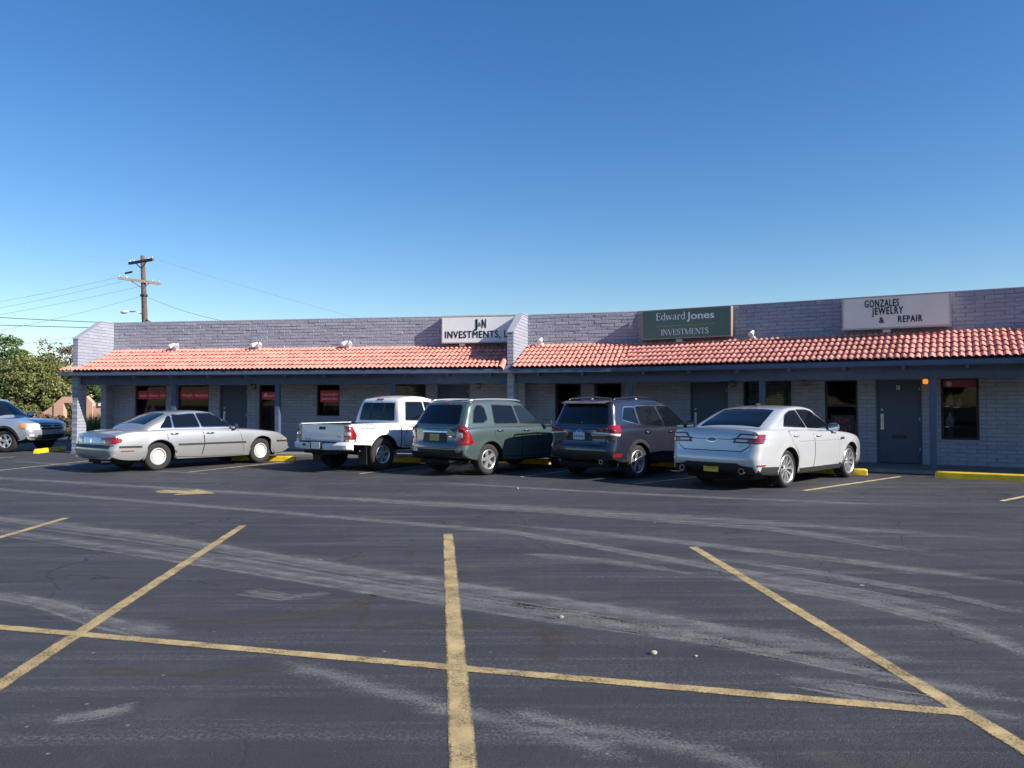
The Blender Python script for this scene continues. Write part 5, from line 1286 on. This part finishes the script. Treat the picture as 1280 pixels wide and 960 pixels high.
# ---- white double cab pickup
c = Car('pickup_truck', 'white double cab pickup truck with mud flaps and chrome-spoked wheels', 'truck', gpt(478, 588), R(54), 3.246, 1.60, .385, .25, M_WHITEP)
c.ra = .455; c.belt = 1.055; c.sink = 0.1; c.dark_z = 0
bot = bottom_curve(-1.03, .64, 4.06, .44, [(-.6, .62), (.55, .52), (.62, .50), (2.6, .50), (3.8, .44)], (0, 3.246), c.ra, .385)
c.body(bot, dict(top=[(-1.04, 1.10), (0, 1.10), (.9, 1.10), (2.0, 1.09), (2.9, 1.10), (3.5, 1.08), (3.95, 1.01), (4.11, .93)], rear=[(-1.03, .64), (-1.055, .68), (-1.055, .80), (-1.05, .95), (-1.04, 1.10)], front=[(4.06, .44), (4.18, .55), (4.20, .75), (4.16, .87), (4.11, .93)]),
       dict(top=[(.84, 1.715), (1.2, 1.775), (1.7, 1.77), (2.1, 1.70)], rear=[(.64, 1.0), (.655, 1.2), (.73, 1.55), (.78, 1.67), (.84, 1.715)], front=[(3.2, 1.0), (2.8, 1.22), (2.45, 1.47), (2.1, 1.70)]),
       [(.42, .87), (.55, .915), (.72, .94), (.85, .94), (.98, .925), (1.10, .89)], [(1.0, .90), (1.12, .87), (1.4, .79), (1.7, .685), (1.775, .65)], (-.6, .03, 3.5, .12), .03, R1=(.012, .16, .035, .035), C1=(0, .14, .012, .01), R2=(.02, .10, .07, .06), C2=(0, .10, .03, .03))
# open load bed: cut the top skin away and drop a liner in
bm = bmesh.new(); bm.from_mesh(c.bodyo.data); dl = [f for f in bm.faces if f.calc_center_median().z > 1.03 and -.97 < f.calc_center_median().x < .52 and abs(f.calc_center_median().y) < .80 and f.normal.z > .5]
bmesh.ops.delete(bm, geom=dl, context='FACES'); bm.to_mesh(c.bodyo.data); bm.free()
mb = MB(); x0, x1, yy, zt, zb = -1.0, .56, .83, 1.085, .62
mb.add([(x0, -yy, zt), (x1, -yy, zt), (x1, yy, zt), (x0, yy, zt), (x0, -yy, zb), (x1, -yy, zb), (x1, yy, zb), (x0, yy, zb)], [(4, 5, 6, 7), (0, 1, 5, 4), (1, 2, 6, 5), (2, 3, 7, 6), (3, 0, 4, 7)]); mb.build('bed_liner', M_PLAST, c.root, fix=False)
for sd in (-1, 1):
    mb = MB(); mb.box((-.21, sd*.85, 1.108), (1.56, .075, .018), None, .004); mb.build('bed_rail', M_PLAST if False else M_WHITEP, c.root)
c.windows([[(.88, 1.18), (1.62, 1.165), (1.58, 1.61), (1.02, 1.61)], [(1.70, 1.165), (2.76, 1.14), (2.38, 1.40), (2.04, 1.585), (1.66, 1.615)]])
c.doors([[(.72, .56), (1.60, .56), (1.655, .80), (1.645, 1.125), (.80, 1.125), (.80, .92), (.70, .78)], [(1.63, .56), (2.62, .56), (2.62, .80), (2.60, 1.10), (1.675, 1.12), (1.685, .80)]], [(.95, 1.03), (1.86, 1.03)], hm=M_WHITEP)
c.patch('rear_window', rounded([(-.62, 1.16), (.62, 1.16), (.55, 1.60), (-.55, 1.60)], .05), c.mp_rear(), M_GLASS, off=.006)
for y in (-.22, .22): c.patch('slider_frame', [(y-.012, 1.17), (y+.012, 1.17), (y+.012, 1.59), (y-.012, 1.59)], c.mp_rear(), M_PLAST, off=.012, skirt=.004)
c.patch('high_brake_lamp', [(-.12, 1.665), (.12, 1.665), (.12, 1.70), (-.12, 1.70)], c.mp_rear(), M_TAIL, off=.006)
c.patch('windshield', rounded([(2.95, -.72), (2.95, .72), (2.2, .60), (2.2, -.60)], .06), c.mp_top(), M_GLASS, off=.005)
c.patch('tailgate_gap', [(-.745, .66), (.745, .66), (.745, 1.085), (-.745, 1.085)], c.mp_rear(), M_DARK, off=.0015, skirt=.004)
tg = c.patch('tailgate', [(-.73, .672), (.73, .672), (.73, 1.082), (-.73, 1.082)], c.mp_rear(), M_WHITEP, off=.006, skirt=.004)
c.patch('tailgate_handle', rounded([(-.11, .98), (.11, .98), (.11, 1.045), (-.11, 1.045)], .015), c.mp_rear(), M_PLAST, tg, off=.010)
c.rear_text('TOYOTA', .50, .735, .035, M_GREYPR, .22); c.rear_text('TACOMA', -.52, .80, .04, M_GREYPR, .24)
c.side_text('TRD OFF ROAD', -.50, .985, .055, M_GREYPR, .42)
for sd in (-1, 1):
    t = c.patch('tail_light', rounded([(-.13, .70), (.13, .70), (.16, .86), (.06, 1.06), (-.12, 1.06)], .025), c.mp_diag((-1.0, .86), sd), M_TAIL, off=.008, res=.035, lens=.006)
    c.patch('reverse_lamp', rounded([(-.10, .86), (.03, .86), (.02, .93), (-.10, .93)], .015), c.mp_diag((-1.0, .86), sd), M_CLEAR, t, off=.018, res=.03)
    c.patch('reverse_lamp', rounded([(-.08, .715), (.10, .715), (.11, .76), (-.08, .76)], .015), c.mp_diag((-1.0, .86), sd), M_CLEAR, t, off=.018, res=.03)
    c.patch('cab_gap', [(.575, .52), (.605, .52), (.605, 1.09), (.575, 1.09)], c.mp_side(sd), M_DARK, off=.003, skirt=.004)
    c.patch('rocker', [(.66, .47), (2.68, .47), (2.68, .545), (.66, .545)], c.mp_side(sd), M_WHITEP, off=.010)
    mb = MB(); mb.box((-.52, sd*.80, .42), (.02, .28, .40), Matrix.Rotation(R(-4), 4, 'Y'), .004); mb.build('mud_flap', M_PLAST, c.root)
    c.patch('head_light', [(-.25, .78), (.15, .76), (.25, .88), (-.1, .95)], c.mp_diag((3.9, .75), sd, front=True), M_CLEAR, off=.006, res=.05)
# rear bumper with dark step pad
bp = MB()
prof = [(-1.08, .50), (-1.22, .53), (-1.24, .62), (-1.21, .68), (-1.08, .70)]
ys = [-.95, -.90, -.75, -.3, .3, .75, .90, .95]; off_ = [.20, .10, .03, 0, 0, .03, .10, .20]; vs = []
for y, o in zip(ys, off_):
    for (x, z) in prof: vs.append((x+o if x < -1.1 else x+o*.6, y, z+(.02 if abs(y) > .3 else 0)))
n = 5; fs = [tuple(range(n)), tuple((len(ys)-1)*n+k for k in range(n))]+[(i*n+k, i*n+(k+1) % n, (i+1)*n+(k+1) % n, (i+1)*n+k) for i in range(len(ys)-1) for k in range(n)]
bp.add(vs, fs); bo = bp.build('rear_bumper', M_WHITEP, c.root, smooth=True, angle=R(30))
mb = MB(); mb.box((-1.13, 0, .706), (.17, 1.3, .02), None, .004); mb.box((-1.14, 0, .62), (.21, .42, .16), None, .01); mb.build('step_pad', M_PLAST, bo)
mb = MB(); mb.box((-1.253, .0, .62), (.01, .30, .15), None, .002); mb.build('licence_plate', M_SIGNG, bo)
mb = MB(); mb.box((-1.238, .42, .63), (.012, .10, .05)); mb.build('bumper_socket', M_PLAST, bo)
mb = MB(); mb.box((-1.12, 0, .44), (.22, .10, .10), None, .01); mb.tube([(-1.10, -.55, .46), (-1.10, .55, .46)], .035, 8); mb.build('tow_hitch', M_DARK, c.root)
c.mirrors(2.62, 1.22, .88, M_WHITEP, 1.3); c.wheels('six', .215, M_ALLOY, .0); c.under(.48, .95, -1.0, 3.7, [(-.62, -.74, .48, .035, M_STEEL)])

# ---- silver blue SUV beyond the wing wall, facing the building's end
front_c = gpt(8, 565.5)
hd = R(-6); h = Vector((math.cos(hd), math.sin(hd), 0))
c = Car('parked_suv', 'boxy silver SUV with dark grille and orange corner lamps beyond the wing wall', 'car', front_c-h*2.70, hd, 2.70, 1.66, .365, .235, M_PILOTP)
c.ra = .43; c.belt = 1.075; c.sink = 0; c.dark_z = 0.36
bot = bottom_curve(-1.0, .42, 3.44, .36, [(-.6, .40), (.8, .36), (2.0, .36), (3.2, .36)], (0, 2.70), c.ra, .365)
c.body(bot, dict(top=[(-1.02, 1.10), (0, 1.13), (1.8, 1.12), (2.4, 1.12), (2.9, 1.08), (3.35, 1.0), (3.54, .93)], rear=[(-1.0, .42), (-1.08, .55), (-1.07, .8), (-1.05, 1.0), (-1.02, 1.10)], front=[(3.44, .36), (3.61, .46), (3.65, .62), (3.62, .80), (3.54, .93)]),
       dict(top=[(-.72, 1.73), (.3, 1.79), (1.0, 1.78), (1.5, 1.71)], rear=[(-.97, 1.05), (-.92, 1.3), (-.82, 1.62), (-.78, 1.69), (-.72, 1.73)], front=[(2.38, 1.05), (2.02, 1.32), (1.76, 1.53), (1.5, 1.71)]),
       [(.34, .90), (.5, .95), (.7, .975), (.9, .97), (1.02, .94), (1.13, .89)], [(1.05, .92), (1.15, .89), (1.45, .80), (1.72, .715), (1.79, .68)], (-.4, .06, 2.9, .10), .02)
c.windows([[(-.6, 1.22), (.0, 1.20), (.0, 1.60), (-.5, 1.60)], [(.08, 1.20), (.98, 1.19), (.95, 1.62), (.08, 1.62)], [(1.06, 1.19), (2.05, 1.16), (1.75, 1.42), (1.5, 1.58), (1.3, 1.63), (1.04, 1.63)]])
c.doors([[(.46, .46), (1.02, .44), (1.06, .75), (1.04, 1.14), (.10, 1.14), (.12, .95), (.40, .75)], [(1.05, .44), (2.2, .44), (2.2, .75), (2.1, 1.1), (1.07, 1.14), (1.09, .75)]], [(.3, 1.02), (1.25, 1.0)], hm=M_PLAST)
c.patch('windshield', rounded([(2.18, -.76), (2.18, .76), (1.56, .64), (1.56, -.64)], .06), c.mp_top(), M_GLASS, off=.005)
c.patch('rear_window', rounded([(-.68, 1.2), (.68, 1.2), (.6, 1.6), (-.6, 1.6)], .06), c.mp_rear(), M_GLASS, off=.005)
g = c.patch('grille', rounded([(-.50, .72), (.50, .72), (.55, .92), (-.55, .92)], .05), c.mp_front(), M_PLAST, off=.008)
for z in (.775, .855): c.patch('grille_bar', [(-.50, z), (.50, z), (.50, z+.03), (-.50, z+.03)], c.mp_front(), M_PILOTP, g, off=.02, skirt=.004)
for y in (-.05, .05): c.patch('emblem', [(y-.018, .76), (y+.018, .76), (y+.025*(1 if y > 0 else 1)-.005, .90), (y-.018, .90)], c.mp_front(), M_CHROME, off=.03, skirt=.006)
c.patch('emblem', [(-.05, .815), (.05, .815), (.05, .84), (-.05, .84)], c.mp_front(), M_CHROME, off=.031, skirt=.006)
c.patch('lower_grille', rounded([(-.60, .42), (.60, .42), (.62, .56), (-.62, .56)], .04), c.mp_front(), M_PLAST, off=.008)
for sd in (-1, 1):
    b_ = c.patch('head_light', rounded([(-.30, .72), (.14, .72), (.17, .92), (-.27, .93)], .03), c.mp_diag((3.45, .80), sd, front=True), M_CLEAR, off=.007, res=.04, lens=.01)
    c.patch('turn_lamp', rounded([(.08, .79), (.26, .79), (.25, .91), (.10, .92)], .02), c.mp_diag((3.45, .80), sd, front=True), M_ORANGE, b_, off=.016, res=.03)
    c.patch('fog_lamp', rounded([(-.12, .50), (.03, .50), (.03, .58), (-.12, .58)], .03), c.mp_diag((3.45, .80), sd, front=True), M_CLEAR, off=.008, res=.03)
    for ax in (0, 2.70):
        c.patch('arch_cladding', [(ax+rr*math.cos(a), .365+rr*math.sin(a)) for rr, a in [(.432, math.pi*(.03+.94*i/12)) for i in range(13)]+[(.50, math.pi*(.03+.94*(12-i)/12)) for i in range(13)]], c.mp_side(sd), M_PLAST, off=.010, res=.07)
    c.patch('tail_light', [(-.1, .85), (.12, .85), (.12, 1.1), (-.08, 1.1)], c.mp_diag((-.95, .85), sd), M_TAIL, off=.008)
c.mirrors(2.05, 1.18, .90, M_PILOTP, 1.2); c.wheels('five', .22, M_ALLOY, .0); c.under(.34, 1.4, -.9, 3.3)

# ------------------------------------------------------------------ trees, shrubs, wall and pole behind
def leaf_mat(name, c1, c2):
    m = bpy.data.materials.new(name); m.use_nodes = True; t, b = nodes_of(m); out = t.nodes['Material Output']
    at = N(t, 'ShaderNodeAttribute'); at.attribute_name = 'tint'
    mx = N(t, 'ShaderNodeMix', data_type='RGBA'); mx.inputs[6].default_value = rgb(c1); mx.inputs[7].default_value = rgb(c2); t.links.new(at.outputs['Fac'], mx.inputs[0])
    t.links.new(mx.outputs[2], b.inputs['Base Color']); b.inputs['Roughness'].default_value = .6; b.inputs['Specular IOR Level'].default_value = .25
    tl = N(t, 'ShaderNodeBsdfTranslucent'); t.links.new(mx.outputs[2], tl.inputs[0]); ms = N(t, 'ShaderNodeMixShader'); ms.inputs[0].default_value = .28
    t.links.new(b.outputs[0], ms.inputs[1]); t.links.new(tl.outputs[0], ms.inputs[2]); t.links.new(ms.outputs[0], out.inputs[0]); return m
LM = [leaf_mat('leaf_olive', (.085, .115, .035), (.34, .34, .13)), leaf_mat('leaf_green', (.05, .105, .03), (.21, .29, .09)), leaf_mat('leaf_dry', (.09, .068, .05), (.26, .19, .125))]
def foliage(rg, rx, ry, z0, z1, clumps, per, size, droop=.0, shell_=.55):
    """leaf quads gathered in clumps through an uneven crown volume"""
    V = []; Fc = []; T = []
    cz = (z0+z1)/2; rz = (z1-z0)/2
    for c in range(clumps):
        d = rg.normal(size=3); d /= np.linalg.norm(d); r = rg.uniform(shell_, 1)**.6*rg.uniform(.8, 1.08)
        cc = np.array([d[0]*rx*r, d[1]*ry*r, cz+d[2]*rz*r]); cr = rg.uniform(.22, .42)*min(rx, rz, ry)*rg.uniform(.7, 1.2); tone = np.clip(rg.normal(.5, .25), 0, 1)
        p = rg.normal(size=(per, 3)); p *= (rg.uniform(.3, 1, (per, 1))**.5)/np.linalg.norm(p, axis=1)[:, None]; P = cc+p*np.array([cr, cr, cr*.75])
        a = rg.normal(size=(per, 3)); a /= np.linalg.norm(a, axis=1)[:, None]; b = np.cross(a, rg.normal(size=(per, 3))); b /= np.linalg.norm(b, axis=1)[:, None]
        s = size*rg.uniform(.6, 1.3, (per, 1)); n = len(V)
        Q = np.stack([P-a*s, P+b*s*.45, P+a*s, P-b*s*.45], 1).reshape(-1, 3); V.append(Q); T.append(np.clip(tone+rg.normal(0, .16, per), 0, 1))
    V = np.concatenate(V); T = np.concatenate(T); n = len(V)//4
    return V, [(4*i, 4*i+1, 4*i+2, 4*i+3) for i in range(n)], T
def tree(name, label, base, h, rx, z0, mi, seed, clumps=60, per=90, size=.12, cat='tree', group=None, trunk_r=.16, shell_=.55):
    rg = np.random.default_rng(seed); rq = random.Random(seed)
    e = empty(name, base, rq.uniform(0, 6), label, cat, group)
    mb = MB(); top = Vector((rq.uniform(-.2, .2)*rx, rq.uniform(-.2, .2)*rx, z0+(h-z0)*.6))
    mb.tube([(0, 0, -.05), (top.x*.2, top.y*.2, z0*.5), (top.x*.5, top.y*.5, z0+(h-z0)*.2), top], [trunk_r*1.25, trunk_r, trunk_r*.75, trunk_r*.25], 8)
    for k in range(9):
        a = rq.uniform(0, 6.28); f = rq.uniform(.15, .6); st = Vector((top.x*f, top.y*f, z0*.6+(top.z-z0*.6)*f)); en = Vector((math.cos(a)*rx*rq.uniform(.5, .85), math.sin(a)*rx*rq.uniform(.5, .85), z0+(h-z0)*rq.uniform(.35, .85)))
        mid = st.lerp(en, .5)+Vector((0, 0, -.08*h*rq.random())); mb.tube([st, mid, en], [trunk_r*.5, trunk_r*.3, trunk_r*.08], 6)
    mb.build('trunk', M_BARK, e, smooth=True)
    V, Fc, T = foliage(rg, rx, rx, z0, h, clumps, per, size, shell_=shell_)
    o = mesh_obj('crown', V.tolist(), Fc, LM[mi], e, tint=T.tolist()); return e
def at_depth(px, Z): return Vector(((px-640)/F*Z, Z, 0))
def hz(py, Z): return HC-(py-Y0)*Z/F
tree('tall_tree', 'tall fresh green tree standing highest above the hedge of bushes', at_depth(-6, 56), hz(416, 56), 1.9, 1.6, 1, 1, 70, 130, .13)
tree('bare_tree', 'thin brownish half-bare tree beside the wing wall', at_depth(74, 58), hz(424, 58), 1.55, 2.6, 2, 2, 46, 40, .11, shell_=.2, trunk_r=.12)
for i, (px, Z, py, rx, mi, lab) in enumerate([(8, 52, 450, 2.1, 0, 'broad olive green bush at the left of the hedge row beyond the SUV'), (44, 50, 449, 2.0, 0, 'dense olive green bush in the middle of the hedge row beyond the SUV'), (76, 51, 457, 1.6, 0, 'olive green bush behind the salmon portal'),
                                         (118, 52, 462, 1.6, 1, 'green bush seen through the walk-through of the wing wall'), (-40, 50, 452, 2.2, 0, 'wide olive bush at the far end of the hedge row'), (30, 58, 446, 2.0, 1, 'darker green bush rising behind the hedge row')]):
    tree('large_bush', lab, at_depth(px, Z), hz(py, Z), rx, .25, mi, 20+i, 90, 190, .10, 'bush', 'bushes beyond the salmon wall', .12)
# salmon stucco wall with a portal
ZW = 42.0
def wp(px, py, dz=0): return Vector(((px-640)/F*ZW, ZW+dz, max(0, hz(py, ZW))))
wl = empty('garden_wall', (at_depth(90, ZW).x, ZW, 0), 0, 'salmon stucco garden wall with an angular open portal', 'wall', world=True)
def wpoly(name, pts, m=M_STUCCO, th=.35, d0=0):
    mb = MB(); mb.prism(pts, lambda p: wp(p[0], p[1], d0), lambda p: wp(p[0], p[1], d0+th)); return mb.build(name, m, wl)
GB = Y0+HC*F/ZW
wpoly('portal', [(67.5, GB), (67.5, 505), (78, 496), (108, 495.5), (115.5, 504), (115.5, GB), (104, GB), (104, 503.5), (79.5, 503.5), (79.5, GB)])
wpoly('low_wall', [(40, GB), (40, 518), (52, 516), (67.4, 506), (67.4, GB)], d0=.06, th=.25)
wpoly('low_wall', [(115.6, GB), (115.6, 507.5), (190, 508), (190, GB)], d0=.06, th=.25)
wpoly('white_stand_in', [(123, 507.6), (123, 504.5), (126, 503.4), (133, 503.6), (133, 507.6)], M_WHITE, d0=-.02, th=.4)  # added white block in place of an unidentified pale object, no wall part
# spiky plants in the shade behind the walk-through, and a small flowering shrub
def spiky(base, n, h, label, seed):
    rq = random.Random(seed); e = empty('spiky_plant', base, 0, label, 'plant', 'spiky plants behind the wing wall'); V = []; Fc = []; T = []
    for k in range(n):
        a = rq.uniform(0, 6.28); r0 = rq.uniform(0, .22); ln = h*rq.uniform(.6, 1.05); sp = rq.uniform(.05, .45); p0 = Vector((r0*math.cos(a), r0*math.sin(a), 0)); p1 = p0+Vector((sp*ln*.5*math.cos(a), sp*ln*.5*math.sin(a), ln*.6)); p2 = p0+Vector((sp*ln*math.cos(a), sp*ln*math.sin(a), ln)); s_ = Vector((-math.sin(a), math.cos(a), 0))*.018
        m = len(V); V += [p0-s_, p0+s_, p1+s_*.8, p1-s_*.8, p2]; Fc += [(m, m+1, m+2, m+3), (m+3, m+2, m+4)]; t_ = rq.random(); T += [t_, t_]
    mesh_obj('blade_tuft', V, Fc, LM[0], e, tint=T)['kind'] = 'stuff'
for i, (px, Z) in enumerate([(109, 29.2), (116, 28.6), (122, 29.6), (128, 28.8), (134, 29.4)]): spiky(at_depth(px, Z), 120, 1.25, 'dark spiky plant seen through the walk-through of the wing wall', 50+i)
tree('flowering_shrub', 'small pale shrub between the SUV and the wing wall', at_depth(86, 33), .95, .5, .08, 2, 71, 30, 60, .06, 'shrub', None, .04)
tree('low_shrub', 'low rusty shrub beyond the hood of the SUV', at_depth(60, 36), 1.1, .8, .08, 2, 72, 34, 60, .07, 'shrub', None, .04)

# utility pole with two crossarms and a street lamp
ZP = 48.0; pb = at_depth(186, ZP); ptop = Vector(((176.2-640)/F*ZP, ZP, hz(319, ZP)))
pe = empty('utility_pole', pb, 0, 'weathered wooden utility pole with two crossarms and a street lamp', 'utility pole', world=True)
def pole_at(py): 
    z = hz(py, ZP); return pb.lerp(ptop, z/ptop.z)
mb = MB(); mb.tube([pb, pole_at(405), pole_at(360), ptop], [.20, .175, .15, .12], 12); mb.build('pole', M_WOOD, pe, smooth=True)
def arm(py0, px0, py1, px1, m, dz, tilt):
    a = Vector(((px0-640)/F*ZP, ZP-.2+tilt, hz(py0, ZP))); b = Vector(((px1-640)/F*ZP, ZP-.2-tilt, hz(py1, ZP)))
    mb = MB(); mb.bar(a, b, .13, .16); ao = mb.build('crossarm', m, pe); c_ = pole_at((py0+py1)/2+9)+Vector((0, -.2, 0))
    for f in (.24, .76):
        mb = MB(); mb.bar(a.lerp(b, f), c_, .045); mb.build('arm_brace', M_WOOD, ao)
    for f in (.03, .2, .8, .97):
        p = a.lerp(b, f); mb = MB(); mb.lathe([(.015, .07), (.035, .09), (.042, .11), (.025, .14), (.035, .16), (.02, .19), (.001, .195)], 10, 'Z'); mb.v = [v+p for v in mb.v]; mb.build('insulator', M_WHITE if f < .5 else M_GREYSIGN, ao, smooth=True)
    return a, b
a1 = arm(327.5, 156.5, 326.2, 196, M_WOOD, 0, .5)
a2 = arm(348.5, 151, 354, 198.5, M_WOODL, 0, -.3)
p = pole_at(369); mb = MB(); mb.tube([p-Vector((0, 0, .06)), p+Vector((0, 0, .06))], .22, 12); mb.build('pole_band', M_BLACK, pe)
p = pole_at(394); q = Vector(((164-640)/F*ZP, ZP-.5, hz(390.5, ZP)))
mb = MB(); mb.tube([p, p.lerp(q, .5)+Vector((0, 0, .14)), q], .035, 8); la = mb.build('lamp_arm', M_STEEL, pe, smooth=True)
mb = MB(); mb.tube([q+Vector((.05, 0, .02)), q+Vector((-.1, 0, .0)), q+Vector((-.35, 0, -.03)), q+Vector((-.48, 0, -.04))], [.05, .10, .12, .03], 10); mb.build('lamp_head', M_WHITE, pe, smooth=True)
mb = MB(); q2 = Vector(((161-640)/F*ZP, ZP-.2, hz(341, ZP))); mb.tube([q2-Vector((.22, 0, .04)), q2+Vector((.22, 0, .06))], .06, 8); mb.build('fuse_tube', M_BLACK, pe)
p = pole_at(398); mb = MB(); mb.tube([p, Vector(((196-640)/F*ZP, ZP-.5, hz(406, ZP)))], .04, 6); mb.build('strut', M_WOOD, pe)
def wire(label, p0, p1, r, m, sag=.25):
    p0, p1 = Vector(p0), Vector(p1); pts = []
    for i in range(21):
        t = i/20; q = p0.lerp(p1, t); q.z -= sag*4*t*(1-t); pts.append(q)
    mb = MB(); mb.tube([x-p0 for x in pts], r, 5); o = mb.build('power_line', m, None, smooth=True); o.location = p0
    tag(o, label, 'power line', 'overhead power lines')
def pxp(px, py, Z): return Vector(((px-640)/F*Z, Z, hz(py, Z)))
G_ = 'thin overhead wire fanning from the utility pole towards the bushes'
wire('highest of the thin wires fanning from the pole towards the bushes', pxp(150, 345, ZP), pxp(-120, 396, 40), .007, M_WIRE, .15); wire('second highest of the thin wires fanning from the pole towards the bushes', pxp(152, 351, ZP), pxp(-120, 405, 40), .007, M_WIRE, .15); wire('third of the thin wires fanning from the pole towards the bushes', pxp(176, 357, ZP), pxp(-120, 412, 40), .007, M_WIRE, .15); wire('lowest of the thin wires fanning from the pole towards the bushes', pxp(178, 369, ZP), pxp(-140, 436, 40), .007, M_WIRE, .3)
wire('thick black cable running level past the pole just above the parapet', pxp(182, 404.5, ZP), pxp(-140, 387, 44), .019, M_WIRE, .1)
wire('thick black cable passing behind the sloped top of the wing wall', pxp(190, 411, ZP+2), pxp(-140, 401, 46), .021, M_WIRE, .05)
wire('thin service wire dropping from the pole down behind the parapet', pxp(183, 371, ZP), pxp(340, 410, 36), .009, M_WIRE, .3)
wire('thin wire rising from the bushes to the wing wall top', pxp(200, 405, ZP), pxp(-100, 445, 40), .008, M_WIRE, .1)
wire('pale high wire sloping down to the pole top from beyond the bushes', pxp(157, 324, ZP), pxp(-120, 272, 36), .006, M_WIREL, .3)
wire('pale high wire running from the pole top over the roof', pxp(196, 324, ZP), pxp(560, 425, 44), .006, M_WIREL, .2)
# pebbles and litter on the asphalt
for i, (px, py, s_, lab) in enumerate([(815, 815, .018, 'pale pebble with a dark side lying near the row line'), (701, 770.5, .014, 'tan scrap of litter lying among the scuff marks'), (647, 611, .02, 'small white scrap near the parked SUVs'), (868, 818, .008, 'tiny dark pebble near the right stall line')]):
    rq = random.Random(i); bm = bmesh.new(); bmesh.ops.create_icosphere(bm, subdivisions=2, radius=s_)
    for v in bm.verts: v.co = Vector((v.co.x*1.3, v.co.y, v.co.z*.75))*(1+rq.uniform(-.22, .22))
    me = bpy.data.meshes.new('pebble'); bm.to_mesh(me); bm.free(); me.materials.append(M_STONE); o = link(me, 'pebble', None, gpt(px, py)+Vector((0, 0, s_*.55))); tag(o, lab, 'pebble')
# trees across the street behind the viewer, seen mirrored in the shop windows
src = tree('street_tree', 'street tree across the road mirrored in the shop windows', (0, -26, 0), 8.0, 3.9, 1.6, 1, 90, 90, 110, .30, 'tree', 'trees across the street', .3)
for i, (x, y, k) in enumerate([(-9, -27, .9), (-17, -25, 1.1), (-26, -28, 1.0), (-36, -26, 1.15), (8, -28, 1.05), (16, -27, .85), (24, -30, 1.1), (-46, -24, 1.0)]):
    r = src.copy(); COL.objects.link(r); r.location = (x, y, 0); r.rotation_euler = (0, 0, i*1.7); r.scale = (k, k, k)
    for ch in src.children:
        q = ch.copy(); COL.objects.link(q); q.parent = r
